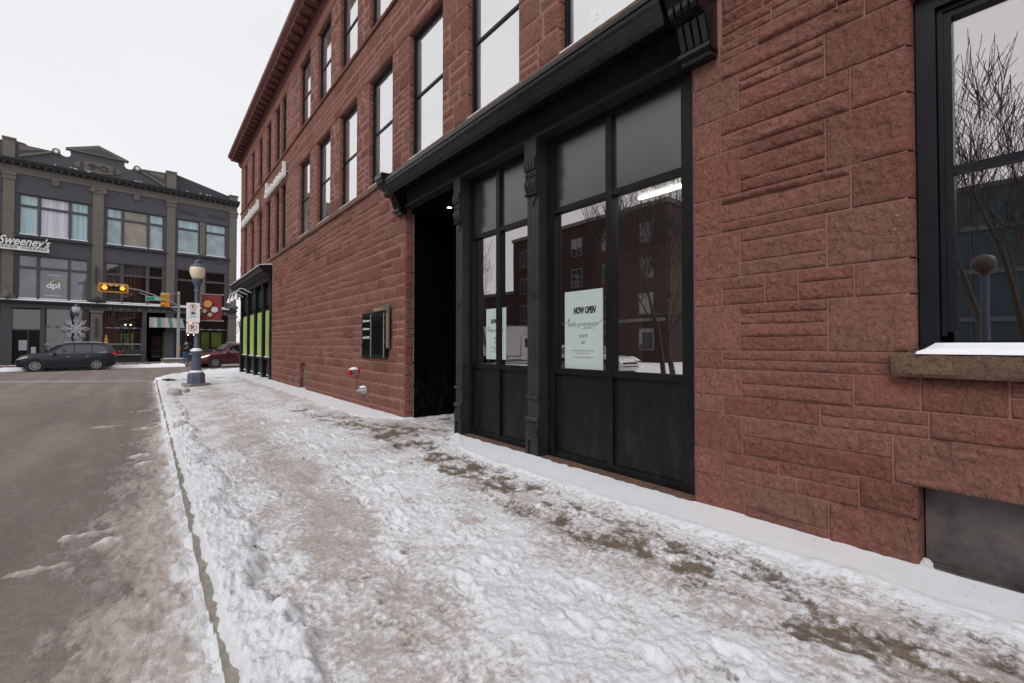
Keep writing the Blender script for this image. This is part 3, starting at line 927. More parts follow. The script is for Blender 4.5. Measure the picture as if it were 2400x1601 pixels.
# window columns on the upper floors (near edge y, width)
WCOL = [(2.66 + 2.02 * i, 1.22) for i in range(7)] + [(17.87, 0.78), (18.92, 0.78), (20.50, 0.85), (22.30, 0.85), (24.18, 0.85), (26.15, 0.85)]
WCOL = [(0.64, 1.22)] + WCOL
YN, YF = -5.0, 28.0
Z2, Z2T, Z3, Z3T, ZC = 5.00, 7.40, 8.50, 10.66, 11.12
STONES = []                            # (y0, y1, z0, z1, cell, bulge)
backing = MB()
def back(y0, y1, z0, z1, l=0, r=0, b=0, t=0):
    e = 0.032
    backing.box(W - 0.0050, W + 0.42, y0 + e * l, y1 - e * r, z0 + e * b, z1 - e * t)

rs = random.Random(5)
def courses(y0, y1, z0, z1, hmin=0.20, hmax=0.36, wmin=0.34, wmax=0.85, cell=0.11, bulge=0.022, holes=()):
    z = z0
    k = 0
    while z < z1 - 0.02:
        h = rs.uniform(hmin, hmax)
        if z1 - z - h < hmin * 0.8:
            h = z1 - z
        y = y0
        first = True
        while y < y1 - 0.02:
            w = rs.uniform(wmin, wmax)
            if first and k % 2:
                w *= 0.6
            first = False
            if y1 - y - w < wmin * 0.7:
                w = y1 - y
            if h > 0.25 and rs.random() < 0.5:
                ns_ = 3 if (h > 0.33 and rs.random() < 0.35) else 2
                cuts = [0.0] + sorted((i + rs.uniform(-0.16, 0.16)) / ns_ for i in range(1, ns_)) + [1.0]
                for a, b in zip(cuts[:-1], cuts[1:]):
                    put_stone(y, y + w, z + a * h, z + b * h, cell, bulge, holes)
            else:
                put_stone(y, y + w, z, z + h, cell, bulge, holes)
            y += w
        z += h; k += 1

def put_stone(y0, y1, z0, z1, cell, bulge, holes=()):
    for hy0, hy1, hz0, hz1 in holes:
        if y0 < hy1 and y1 > hy0 and z0 < hz1 and z1 > hz0:
            if y0 < hy0 - 0.08:
                put_stone(y0, hy0, z0, z1, cell, bulge)
            if y1 > hy1 + 0.08:
                put_stone(hy1, y1, z0, z1, cell, bulge)
            if z1 > hz1 + 0.05:
                put_stone(max(y0, hy0), min(y1, hy1), hz1, z1, cell, bulge)
            return
    STONES.append((y0, y1, z0, z1, cell, bulge))

# --- the near pier, course by course as in the photograph
PY0, PY1 = 0.655, 2.200
def S(y0, y1, z0, z1, *cuts, b=0.016):
    zz = [z0] + list(cuts) + [z1]
    for a, c in zip(zz[:-1], zz[1:]):
        STONES.append((y0, y1, a, c, 0.0135, b))
S(1.745, PY1, -0.10, 0.359, b=0.030); S(1.149, 1.745, -0.10, 0.365, 0.155, b=0.026); S(PY0, 1.149, -0.10, 0.378, b=0.034)
S(1.914, PY1, 0.359, 0.584, b=0.024)
S(1.484, 1.914, 0.480, 0.588); S(0.968, 1.484, 0.484, 0.590)
S(1.354, 1.914, 0.362, 0.480); S(0.968, 1.354, 0.368, 0.484); S(PY0, 0.968, 0.378, 0.590, b=0.026)
S(1.754, PY1, 0.584, 0.901); S(0.780, 1.754, 0.588, 0.902, 0.742, b=0.024)
S(1.918, PY1, 0.901, 1.060); S(1.196, 1.918, 0.901, 1.064); S(0.600, 1.196, 0.902, 1.070, 0.980)
S(1.760, PY1, 1.060, 1.286); S(0.990, 1.760, 1.064, 1.287, 1.170); S(0.640, 0.990, 1.072, 1.290)
S(1.916, PY1, 1.286, 1.446); S(0.775, 1.916, 1.287, 1.446, 1.366)
S(1.764, PY1, 1.446, 1.830, b=0.024); S(1.139, 1.764, 1.446, 1.830, 1.556, 1.660, 1.745, b=0.020); S(PY0, 1.139, 1.446, 1.828, b=0.030)
S(1.916, PY1, 1.830, 2.062); S(1.568, 1.916, 1.830, 2.062, 1.955); S(1.329, 1.568, 1.830, 2.062); S(0.978, 1.329, 1.829, 2.060, 1.960); S(PY0, 0.978, 1.828, 2.060, b=0.026)
S(1.762, PY1, 2.062, 2.452, b=0.026); S(1.140, 1.762, 2.062, 2.452, 2.180, 2.345); S(PY0, 1.140, 2.060, 2.450, b=0.034)
S(1.917, PY1, 2.452, 2.760); S(0.990, 1.917, 2.452, 2.760, 2.535, 2.690, b=0.022); S(PY0, 0.990, 2.450, 2.758, b=0.028)
S(1.760, PY1, 2.760, 3.146); S(1.141, 1.760, 2.760, 3.146, 2.860, 3.035, b=0.034); S(PY0, 1.141, 2.758, 3.144, b=0.030)
S(1.918, PY1, 3.146, 3.450); S(0.988, 1.918, 3.146, 3.450, 3.290, b=0.024); S(PY0, 0.988, 3.144, 3.448, b=0.032)
S(1.764, PY1, 3.450, 3.768); S(1.140, 1.764, 3.450, 3.768, 3.610, 3.690, b=0.028); S(PY0, 1.140, 3.448, 3.766, b=0.036)
S(1.916, PY1, 3.768, 4.000); S(0.900, 1.916, 3.768, 3.925, b=0.036); S(PY0, 0.900, 3.766, 3.925)
S(1.604, 1.916, 3.925, 4.070, 3.995); S(1.060, 1.604, 3.925, 4.070, b=0.040); S(PY0, 1.060, 3.925, 4.090, b=0.030)
S(1.500, 1.90, 4.070, 4.225, 4.140); S(1.060, 1.500, 4.070, 4.225, 4.150); S(PY0, 1.060, 4.090, 4.225)
S(1.560, 1.90, 4.225, 4.50, 4.330); S(PY0, 1.560, 4.225, 4.50, 4.370, b=0.03)
courses(PY0, 2.20, 4.50, 4.85, cell=0.03, bulge=0.02)
back(PY0, PY1, -0.12, 0.590, 1, 1); back(PY0, PY1, 0.590, 1.440, 0, 1); back(PY0, PY1, 1.440, 3.76, 1, 1); back(PY0, PY1, 3.76, 4.85, 0, 1)
# below and above the near window
S(-5.0, 0.780, 0.590, 0.902, b=0.020)
S(-0.30, 0.600, 0.902, 1.072); S(-1.4, -0.30, 0.902, 1.072); S(-3.0, -1.4, 0.902, 1.072)
S(0.255, 0.640, 1.072, 1.290); S(-0.35, 0.255, 1.072, 1.290, 1.190); S(-1.2, -0.35, 1.072, 1.290); S(-3.0, -1.2, 1.072, 1.29)
back(YN, PY0, 0.600, 1.440, 0, 0, 1, 0)
courses(-1.30, PY0, 3.76, 4.85, cell=0.04, bulge=0.03)
back(YN, PY0, 3.76, 4.85, 0, 0, 1, 0)
courses(-3.4, -1.30, 1.45, 4.85, cell=0.14)
back(YN, -1.30, 1.44, 3.76, 0, 1)

# --- blank wall between the two shopfronts
VENT = (15.02, 15.72, -0.2, 0.90)
courses(8.07, 20.05, -0.10, 4.85, 0.19, 0.33, 0.30, 0.72, 0.075, 0.030, holes=[VENT])
back(8.07, VENT[0], -0.12, 4.85, 1, 1); back(VENT[1], 20.05, -0.12, 4.85, 1, 1); back(VENT[0] - 0.01, VENT[1] + 0.01, 0.90, 4.85, 0, 0, 1)
back(2.2, 8.07, 4.60, 4.85); back(20.05, YF, 4.60, 4.85)
courses(2.2, 8.07, 4.66, 4.85, 0.19, 0.19, 0.5, 0.9, 0.1, 0.008)

# --- upper floors
def floor_zone(za, zt, ztop):
    y = -1.9
    edges = []
    for wy, ww in WCOL:
        edges.append((y, wy)); y = wy + ww
    edges.append((y, YF))
    for i, (a, b) in enumerate(edges):
        near = b < 9.5
        courses(a, b, za, zt, 0.26, 0.44, 0.30 if b - a > 0.5 else 0.2, 0.62, 0.085 if near else 0.13, 0.016)
        back(a, b, za, zt, 0 if i == 0 else 1, 1)
    courses(-1.9, YF, zt, ztop, 0.28, 0.42, 0.5, 1.1, 0.11, 0.020)
    back(-1.9, YF, zt, ztop, 0, 0, 1, 0)
floor_zone(Z2, Z2T, 8.38)
floor_zone(Z3, Z3T, ZC)
back(YN, -1.9, Z2, ZC)
backing.box(W + 0.012, W + 0.40, YN, YF - 0.01, 4.85, Z2); backing.box(W + 0.012, W + 0.40, YN, YF - 0.01, 8.38, Z3)
RED.part('wall', backing, 'mortar')

# camera-space size only decides which stones are big enough to be separate parts
cmat = Matrix.LocRotScale(camo.location, camo.rotation_euler.to_quaternion(), None).inverted()
def size_on_view(y0, y1, z0, z1):
    ps = [cmat @ Vector((W, y, z)) for y, z in ((y0, z0), (y1, z0), (y1, z1), (y0, z1))]
    if any(p.z > -0.2 for p in ps):
        return 0.0
    q = [(p.x / -p.z, p.y / -p.z) for p in ps]
    c = (sum(a for a, b in q) / 4, sum(b for a, b in q) / 4)
    if abs(c[0]) > 1.15 or abs(c[1]) > 0.78:
        return 0.0
    return 0.5 * abs(sum(q[i][0] * q[(i + 1) % 4][1] - q[(i + 1) % 4][0] * q[i][1] for i in range(4)))

JAMBS = [(0.655, 1.45, 3.76), (2.2, -0.2, 3.95), (8.07, -0.2, 3.95), (20.05, -0.2, 4.5)]
for wy_, ww_ in WCOL:
    JAMBS += [(wy_, Z2, Z2T), (wy_ + ww_, Z2, Z2T), (wy_, Z3, Z3T), (wy_ + ww_, Z3, Z3T)]
HEADS = [(wy_, wy_ + ww_, zt_) for wy_, ww_ in WCOL for zt_ in (Z2T, Z3T)]
def stone_geo(y0, y1, z0, z1, cell, bulge, seed):
    r_ = random.Random(seed)
    zm = 0.5 * (z0 + z1)
    rl = any(abs(y0 - j[0]) < 0.012 and j[1] < zm < j[2] for j in JAMBS)
    rr_ = any(abs(y1 - j[0]) < 0.012 and j[1] < zm < j[2] for j in JAMBS)
    rb = any(abs(z0 - q[2]) < 0.012 and y0 < q[1] and y1 > q[0] for q in HEADS)
    e = 0.0042 if cell < 0.05 else 0.0065
    y0 += e; y1 -= e; z0 += e; z1 -= e
    nx = max(2, int(round((y1 - y0) / cell))); nz = max(2, int(round((z1 - z0) / cell)))
    def spaced(a, b, n):
        t = np.linspace(0, 1, n + 1)
        if n > 3:
            t = np.concatenate([[0], [0.25 / n], t[1:-1], [1 - 0.25 / n], [1]])
        return a + (b - a) * t
    ys = spaced(y0, y1, nx); zs = spaced(z0, z1, nz)
    RD = 0.055
    ex = np.array([0.004, 0.012, 0.024, 0.04, RD])
    if rl: ys = np.concatenate([[y0], y0 + ex, ys[ys > y0 + RD + 0.008]])
    if rr_: ys = np.concatenate([ys[ys < y1 - RD - 0.008], (y1 - ex)[::-1], [y1]])
    if rb: zs = np.concatenate([[z0], z0 + ex, zs[zs > z0 + RD + 0.008]])
    Yg, Zg = np.meshgrid(ys, zs)
    de = np.minimum(np.minimum(Yg - y0, y1 - Yg), np.minimum(Zg - z0, z1 - Zg))
    f = np.clip(de / 0.022, 0, 1) ** 0.7
    off = seed * 3.7
    big = 0.5 + 0.9 * fbm(Yg * 4.2 + off, Zg * 5.5 - off, 4, 7, 0.55)
    tilt = r_.uniform(-0.35, 0.35) * (Zg - z0) / max(1e-3, z1 - z0) + r_.uniform(-0.25, 0.25) * (Yg - y0) / max(1e-3, y1 - y0)
    bulge = bulge * (r_.choice((0.7, 0.9, 1.0, 1.1, 1.7)) if cell < 0.05 else 0.85)
    h = 0.0085 + f * bulge * np.clip(0.30 + 0.62 * big + tilt, 0.05, 1.7)
    h = h + f * (0.0055 * fbm(Yg * 21 + off, Zg * 26, 3, 13, 0.6) if cell < 0.05 else 0.004 * fbm(Yg * 9 + off, Zg * 11, 2, 13))
    h = np.where(de < 1e-6, r_.uniform(0.001, 0.0045), np.maximum(h, 0.0065))
    def rnd(d):
        u = np.clip(1 - d / RD, 0, 1)
        return RD * (1 - np.sqrt(np.clip(1 - u * u, 0, 1)))
    if rl or rr_ or rb:
        hj = 0.012 + 0.35 * (h - 0.012)
        h = np.where(de < 1e-6, h, hj)
    if rl: h = h - rnd(Yg - y0)
    if rr_: h = h - rnd(y1 - Yg)
    if rb: h = h - rnd(Zg - z0)
    v = [(W - float(h.flat[k]), float(Yg.flat[k]), float(Zg.flat[k])) for k in range(Yg.size)]
    nX, nZ = len(ys), len(zs)
    fc = [(j * nX + i, (j + 1) * nX + i, (j + 1) * nX + i + 1, j * nX + i + 1) for j in range(nZ - 1) for i in range(nX - 1)]
    o = len(v); xb = W + 0.17
    v += [(xb, y0, z0), (xb, y1, z0), (xb, y1, z1), (xb, y0, z1)]
    fc.append(tuple(range(nX)) + (o + 1, o))
    fc.append(tuple(range((nZ - 1) * nX, nZ * nX))[::-1] + (o + 3, o + 2))
    fc.append(tuple(j * nX for j in range(nZ))[::-1] + (o, o + 3))
    fc.append(tuple(j * nX + nX - 1 for j in range(nZ)) + (o + 2, o + 1))
    return v, fc

order = sorted(range(len(STONES)), key=lambda i: -size_on_view(*STONES[i][:4]))
rest = MB(); rest_tone = []
for rank, i in enumerate(order):
    y0, y1, z0, z1, cell, bulge = STONES[i]
    v, fc = stone_geo(y0, y1, z0, z1, cell, bulge, i + 1)
    tone = min(1, max(0, rs.gauss(0.5, 0.28)))
    if rank < 300:
        mb = MB(); mb.add(v, fc)
        c = (W, 0.5 * (y0 + y1), 0.5 * (z0 + z1))
        me = mb.mesh('stone', c, 62, {'tone': [tone] * len(v)})
        o = link('stone', me, 'stone', RED.e)
        o.location = (c[0] - RED.o[0], c[1] - RED.o[1], c[2] - RED.o[2])
    else:
        rest.add(v, fc); rest_tone += [tone] * len(v)
me = rest.mesh('small_stones', RED.o, 55, {'tone': rest_tone})
o = link('small_stones', me, 'stone', RED.e); o['kind'] = 'stuff'

# --- belt courses: long stones laid end to end, chamfered top
def belt(z0, z1, proj, ya, yb, mat):
    y = ya
    while y < yb - 0.05:
        L = min(rs.uniform(1.2, 1.9), yb - y)
        if yb - y - L < 0.5:
            L = yb - y
        n = max(3, int(L / 0.09)); prof = [(0.30, z0), (-proj * 0.85, z0), (-proj, z0 + 0.02), (-proj, z0 + (z1 - z0) * 0.62), (-proj * 0.55, z1 - 0.01), (0.30, z1 + 0.004)]
        mb = MB(); vs_ = []
        for k in range(n + 1):
            yy = y + 0.004 + (L - 0.008) * k / n
            for j, (px, pz) in enumerate(prof):
                w = 0.010 * float(gn(yy * 9, pz * 9 + j)) if 0 < j < 5 else 0
                vs_.append((W + px + w, yy, pz + 0.4 * w))
        m_ = len(prof)
        fs_ = [(k * m_ + j, k * m_ + j + 1, (k + 1) * m_ + j + 1, (k + 1) * m_ + j) for k in range(n) for j in range(m_ - 1)]
        fs_ += [tuple(range(m_))[::-1], tuple(n * m_ + j for j in range(m_))]
        mb.add(vs_, fs_)
        RED.part('belt_stone', mb, mat, attrs={'tone': [rs.random()] * len(vs_)}, smooth=40)
        y += L
belt(4.83, 4.985, 0.075, -1.9, YF, 'belt_stone')
belt(8.40, 8.50, 0.055, -1.9, YF, 'stone')

# --- upper windows
def upper_window(y0, w, z0, z1, wide):
    fx = W + 0.085                      # frame face
    fr = MB(); t = 0.05
    ya, yb = y0 + 0.002, y0 + w - 0.002
    za, zb = z0 + 0.004, z1 - 0.004
    for d, t_ in ((0.0, t), (0.02, t + 0.03)):
        fr.box(fx + d, fx + 0.12, ya, ya + t_, za, zb)
        fr.box(fx + d, fx + 0.12, yb - t_, yb, za, zb)
        fr.box(fx + d + 0.002, fx + 0.118, ya + t_, yb - t_, zb - t_, zb)
        fr.box(fx + d + 0.002, fx + 0.118, ya + t_, yb - t_, za, za + t_)
    zm = z0 + (z1 - z0) * 0.50
    fr.box(fx + 0.022, fx + 0.095, ya + t + 0.03, yb - t - 0.03, zm - 0.022, zm + 0.022)
    f = RED.part('window', fr, 'frame_navy')
    for a, b in ((za + t, zm - 0.02), (zm + 0.02, zb - t)):
        g = MB(); g.box(fx + 0.045, fx + 0.055, ya + t, yb - t, a, b)
        RED.part('pane', g, 'upper_glass', f)
    return f
for wy, ww in WCOL:
    f = upper_window(wy, ww, Z2, Z2T, ww > 1)
    f2 = upper_window(wy, ww, Z3, Z3T, ww > 1)
    if wy < 16:
        s = MB(); s.box(W - 0.02, W + 0.12, wy + 0.01, wy + ww - 0.01, Z2 - 0.008, Z2 + 0.006)
        RED.part('snow', s, 'clean_snow', f)
    if abs(wy - 2.66) < 0.01:           # white decal in the lower pane of the near window
        d = MB()
        q = [(3.50, 5.44), (3.50, 5.275), (3.462, 5.232), (3.398, 5.228), (3.425, 5.262), (3.418, 5.282), (3.396, 5.284), (3.336, 5.222), (3.326, 5.252)]
        d.prism(q, W + 0.1265, W + 0.1295, 'x')
        RED.part('decal', d, 'sign_white', f)

# --- main cornice: stepped profile, modillions and dentils
prof = [(W + 0.3, 11.12), (W - 0.03, 11.12), (W - 0.03, 11.20), (W - 0.08, 11.22), (W - 0.08, 11.36), (W - 0.16, 11.38), (W - 0.44, 11.40), (W - 0.44, 11.46), (W - 0.50, 11.50), (W - 0.56, 11.56), (W - 0.58, 11.64), (W - 0.52, 11.66), (W + 0.3, 11.70)]
mb = MB(); mb.prism(prof, YN, YF + 0.56, 'y')
CORN = RED.part('cornice', mb, 'cornice_red')
mod = MB(); mod.prism([(0.0, 0.0), (-0.04, -0.13), (-0.10, -0.14), (-0.20, -0.06), (-0.33, -0.04), (-0.34, 0.0)], -0.075, 0.075, 'y')
mme = mod.mesh('modillion'); fix_normals(mme); mme.materials.append(MATS['cornice_dark'])
y = 2.0
while y < YF + 0.4:
    RED.share('modillion', mme, (W - 0.082, y, 11.385), CORN); y += 0.50
den = MB(); y = 2.0
while y < YF:
    den.box(W - 0.075, W - 0.031, y, y + 0.09, 11.205, 11.218); den.box(W - 0.115, W - 0.0815, y, y + 0.10, 11.225, 11.30); y += 0.20
o = RED.part('dentils', den, 'cornice_dark', CORN); o['kind'] = 'stuff'

# closed shell behind the street front, unseen and added to keep the interior dark
sh = MB()
sh.box(W + 0.43, 17, YN, YF - 0.012, 11.20, 11.4); sh.box(16.6, 17, YN, YF - 0.2, -0.12, 11.2)
sh.box(W + 0.02, 16.6, YF - 0.2, YF - 0.012, -0.12, 11.18); sh.box(W + 0.02, 16.6, YN - 0.2, YN, -0.12, 11.18)
RED.part('unseen_shell', sh, 'brick_far')
fl = MB(); fl.box(W + 0.44, 16.5, YN + 0.01, YF - 0.22, 4.66, 4.84); fl.box(W + 0.44, 16.5, YN + 0.01, YF - 0.22, 8.36, 8.46)
RED.part('floor', fl, 'room_dark')
# quoins on the far corner edge
for k in range(24):
    z = 4.72 + 0.265 * k if k else 4.72
    if z + 0.26 > ZC:
        break
    q = MB(); L = 0.34 if k % 2 else 0.22
    q.box(W + 0.03, W + 0.55, YF - 0.008, YF + 0.045 + 0.02 * rs.random(), z + 0.006, z + 0.259)
    RED.part('stone', q, 'stone', attrs={'tone': [rs.random()] * 8})

# --- near window at the right edge of the picture
wf = MB(); ya, yb, za, zb = -1.295, 0.650, 1.452, 3.755
for d0, t0, t1 in ((0.07, 0.0, 0.095), (0.105, 0.10, 0.125), (0.12, 0.125, 0.165)):
    x0, x1 = W + d0, W + 0.24
    for a, b in ((yb - t1, yb - t0), (ya + t0, ya + t1)):
        wf.box(x0, x1, a, b, za + t0, zb - t0)
    wf.box(x0 + 0.001, x1 - 0.001, ya + t1, yb - t1, zb - t1, zb - t0)
    if t1 > 0.15:
        wf.box(x0 + 0.001, x1 - 0.001, ya + t1, yb - t1, za, za + 0.07)
wf.box(W + 0.125, W + 0.235, ya + 0.165, yb - 0.165, 2.585, 2.632)
NW = RED.part('window', wf, 'frame_navy')
for a, b in ((1.515, 2.590), (2.627, 3.60)):
    g = MB(); g.box(W + 0.165, W + 0.172, ya + 0.15, yb - 0.15, a, b)
    RED.part('pane', g, 'shop_glass', NW)
# its rough stone sill with snow
L = 40; vs_, fs_ = [], []
sprof = [(0.06, 1.300), (-0.100, 1.297), (-0.115, 1.320), (-0.120, 1.375), (-0.115, 1.430), (-0.095, 1.446), (0.06, 1.450)]
for k in range(L + 1):
    yy = -1.40 + 2.165 * k / L
    for j, (px, pz) in enumerate(sprof):
        w = (0.016 * float(fbm(yy * 9.0 + pz * 20, pz * 14, 3, 77))) if 0 < j < 6 else 0
        if k == L and 0 < j < 6:
            w += 0.012
        vs_.append((W + px + w, yy, pz + 0.25 * w))
m_ = len(sprof)
fs_ = [(k * m_ + j, k * m_ + j + 1, (k + 1) * m_ + j + 1, (k + 1) * m_ + j) for k in range(L) for j in range(m_ - 1)] + [tuple(range(m_))[::-1], tuple(L * m_ + j for j in range(m_))]
mb = MB(); mb.add(vs_, fs_)
SILL = RED.part('sill', mb, 'belt_stone', attrs={'tone': [0.3] * len(vs_)}, smooth=40)
sn = MB(); vs_, fs_ = [], []
for k in range(31):
    yy = -1.35 + 1.99 * k / 30
    e = min(1.0, (0.64 - yy) / 0.07 + 0.12)
    n_ = 0.006 * float(gn(yy * 7, 3.3))
    for px, pz in ((0.10, 1.448), (0.062, 1.452 + 0.058 * e), (0.02, 1.452 + 0.052 * e + n_), (0.0, 1.452 + 0.028 * e), (-0.06, 1.452 + 0.034 * e + n_), (-0.105, 1.452 + 0.022 * e), (-0.122 + 2 * n_, 1.440)):
        vs_.append((W + px, yy, pz))
fs_ = [(k * 7 + j, k * 7 + j + 1, (k + 1) * 7 + j + 1, (k + 1) * 7 + j) for k in range(30) for j in range(6)] + [tuple(range(7))[::-1], tuple(210 + j for j in range(7))]
sn.add(vs_, fs_)
RED.part('snow', sn, 'clean_snow', SILL, smooth=60)
# boarded cellar opening
cb = MB(); cb.box(W + 0.15, W + 0.17, -2.2, PY0 - 0.006, -0.05, 0.595)
CB = RED.part('cellar_board', cb, 'board_grey')
cb = MB(); cb.box(W + 0.10, W + 0.149, -2.2, PY0 - 0.03, -0.02, 0.075); cb.box(W + 0.125, W + 0.149, -2.2, PY0 - 0.05, 0.076, 0.092)
RED.part('board_sill', cb, 'board_grey', CB)
# room behind that window
rm = MB(); rm.box(W + 3.2, W + 3.3, -4.5, 2.1, 0.1, 4.6); rm.box(W + 0.43, W + 3.2, -4.5, -4.4, 0.1, 4.6); rm.box(W + 0.43, W + 3.2, -4.4, 2.1, 0.1, 0.2)
rm.box(W + 0.43, W + 9, 2.0, 2.1, 0.2, 4.6)
RED.part('room_wall', rm, 'room_dark')

# ---------------------------------------------------------------- shopfront by the camera
F0 = 3.975                              # face of the shopfront joinery
fm = MB()
def stile(y0, y1, z0=0.10, z1=4.12, x0=F0):
    fm.box(x0, F0 + 0.11, y0, y1, z0, z1)
def rail(y0, y1, z0, z1):
    fm.box(F0 + 0.004, F0 + 0.106, y0, y1, z0, z1)
stile(2.195, 2.368); stile(3.205, 3.292); stile(4.112, 4.235)
stile(4.455, 4.628); stile(5.250, 5.335); stile(5.955, 6.075); stile(6.0, 6.20, 0.06, 4.12, F0 + 0.035)
BAYS = [(2.368, 3.205), (3.292, 4.112), (4.628, 5.250), (5.335, 5.955)]
for a, b in BAYS:
    for z0, z1 in ((0.10, 0.180), (1.138, 1.205), (3.142, 3.202), (4.03, 4.12)):
        rail(a, b, z0, z1)
SHOP = RED.part('shopfront', fm, 'black_paint')
for i, (a, b) in enumerate(BAYS):
    p = MB(); p.box(F0 + 0.045, F0 + 0.06, a, b, 0.18, 1.138); RED.part('panel', p, 'black_panel', SHOP)
    p = MB(); p.box(F0 + 0.045, F0 + 0.06, a, b, 3.202, 4.03); RED.part('panel', p, 'spandrel_glass', SHOP)
    p = MB(); p.box(F0 + 0.055, F0 + 0.062, a, b, 1.205, 3.142); RED.part('pane', p, 'shop_glass', SHOP)
th = MB(); th.box(W - 0.01, F0 + 0.10, 2.21, 6.15, -0.1, 0.098)
RED.part('threshold', th, 'belt_stone', SHOP, attrs={'tone': [0.9] * 8})

# cast-iron pilasters
def pilaster(y0, y1):
    x = W - 0.022; yc = 0.5 * (y0 + y1); w = y1 - y0
    b = MB(); b.box(x, F0 + 0.03, y0, y1, 0.02, 4.11)
    P = RED.part('pilaster', b, 'iron', SHOP)
    def scroll(pts, ya, yb, parent=P, nm='scroll'):
        return None
    d = MB()
    # plinth with a sunk panel
    d.box(x - 0.030, x, y0 - 0.006, y1 + 0.006, 0.02, 0.075); d.box(x - 0.030, x, y0 - 0.006, y1 + 0.006, 0.29, 0.33)
    d.box(x - 0.028, x, y0 - 0.006, y0 + 0.034, 0.075, 0.29); d.box(x - 0.028, x, y1 - 0.034, y1 + 0.006, 0.075, 0.29)
    # reeded scroll above the plinth
    for k in range(4):
        ya = y0 + w * (k + 0.1) / 4; yb = y0 + w * (k + 0.9) / 4
        d.prism([(x, 0.332), (x - 0.030, 0.335), (x - 0.042, 0.40), (x - 0.020, 0.47), (x - 0.016, 0.515), (x, 0.518)], ya, yb, 'y')
    d.prism([(x, 0.52), (x - 0.034, 0.525), (x - 0.040, 0.555), (x - 0.022, 0.585), (x, 0.585)], y0 - 0.008, y1 + 0.008, 'y')
    d.prism([(x, 0.80), (x - 0.026, 0.805), (x - 0.034, 0.835), (x - 0.014, 0.85), (x, 0.85)], y0 - 0.008, y1 + 0.008, 'y')
    # fluting of the shaft
    for za, zb in ((0.87, 2.06), (2.20, 3.24)):
        for k in range(3):
            c = y0 + w * (k + 0.5) / 3
            d.prism([(c - 0.022, x), (c - 0.012, x - 0.012), (c + 0.012, x - 0.012), (c + 0.022, x)] if False else [(x, c - 0.022), (x - 0.012, c - 0.011), (x - 0.012, c + 0.011), (x, c + 0.022)], za, zb, 'z')
    # rosette
    d.lathe([(0.050, x), (0.050, x - 0.010), (0.034, x - 0.014), (0.030, x - 0.006), (0.018, x - 0.008), (0.014, x - 0.020), (0.004, x - 0.022)], (0, yc, 2.13), 14, 'x')
    # triangle drop and console capital
    d.prism([(y0 + 0.03, 3.38), (y1 - 0.03, 3.38), (yc, 3.26)], x - 0.016, x, 'x')
    d.prism([(x, 3.40), (x - 0.045, 3.405), (x - 0.050, 3.425), (x, 3.435)], y0 - 0.010, y1 + 0.010, 'y')
    for k in range(4):
        ya = y0 + w * (k + 0.12) / 4; yb = y0 + w * (k + 0.88) / 4
        d.prism([(x, 3.436), (x - 0.030, 3.44), (x - 0.060, 3.50), (x - 0.066, 3.56), (x - 0.040, 3.62), (x, 3.62)], ya, yb, 'y')
        d.prism([(x, 3.625), (x - 0.040, 3.63), (x - 0.050, 3.66), (x - 0.045, 3.70), (x, 3.70)], ya, yb, 'y')
        d.prism([(x, 3.705), (x - 0.062, 3.71), (x - 0.076, 3.76), (x - 0.078, 3.82), (x - 0.066, 3.86), (x, 3.86)], ya, yb, 'y')
    d.box(x - 0.050, x, y0 - 0.004, y1 + 0.004, 3.862, 4.105)
    RED.part('ornament', d, 'iron', SHOP, smooth=35)
pilaster(4.240, 4.458)
pilaster(6.020, 6.200)

# entablature over shopfront and entrance
EY0, EY1 = 2.205, 8.02
en = MB()
en.prism([(W + 0.12, 4.106), (W - 0.062, 4.106), (W - 0.062, 4.128), (W - 0.048, 4.131), (W - 0.048, 4.152), (W - 0.030, 4.155), (W - 0.030, 4.182), (W + 0.0, 4.186), (W + 0.12, 4.186)], EY0, EY1, 'y')
ARC = RED.part('architrave', en, 'iron', SHOP)
fz = MB(); n_ = int((EY1 - EY0) / 0.034); vs_ = []
for k in range(n_ * 4 + 1):
    yy = EY0 + (EY1 - EY0) * k / (n_ * 4)
    xx = W + (0.004 if k % 4 in (0, 3) else -0.006)
    vs_ += [(xx, yy, 4.187), (xx, yy, 4.47)]
fz.add(vs_, [(2 * k, 2 * k + 1, 2 * k + 3, 2 * k + 2) for k in range(n_ * 4)])
RED.part('frieze', fz, 'iron', SHOP)
fb = MB(); fb.box(W + 0.012, W + 0.12, EY0, EY1, 4.188, 4.60)
RED.part('frieze_backing', fb, 'black_paint', SHOP)
cr = MB()
cr.prism([(W + 0.01, 4.60), (W + 0.01, 4.44), (W - 0.20, 4.41), (W - 0.22, 4.36), (W - 0.30, 4.345), (W - 0.30, 4.318), (W - 0.335, 4.315), (W - 0.35, 4.285), (W - 0.372, 4.285), (W - 0.385, 4.33), (W - 0.40, 4.36), (W - 0.432, 4.41), (W - 0.452, 4.452), (W - 0.455, 4.50), (W - 0.472, 4.502), (W - 0.472, 4.545), (W - 0.44, 4.56), (W - 0.02, 4.64)], EY0 + 0.02, EY1 + 0.02, 'y')
CR = RED.part('shop_cornice', cr, 'black_gloss', SHOP, smooth=50)
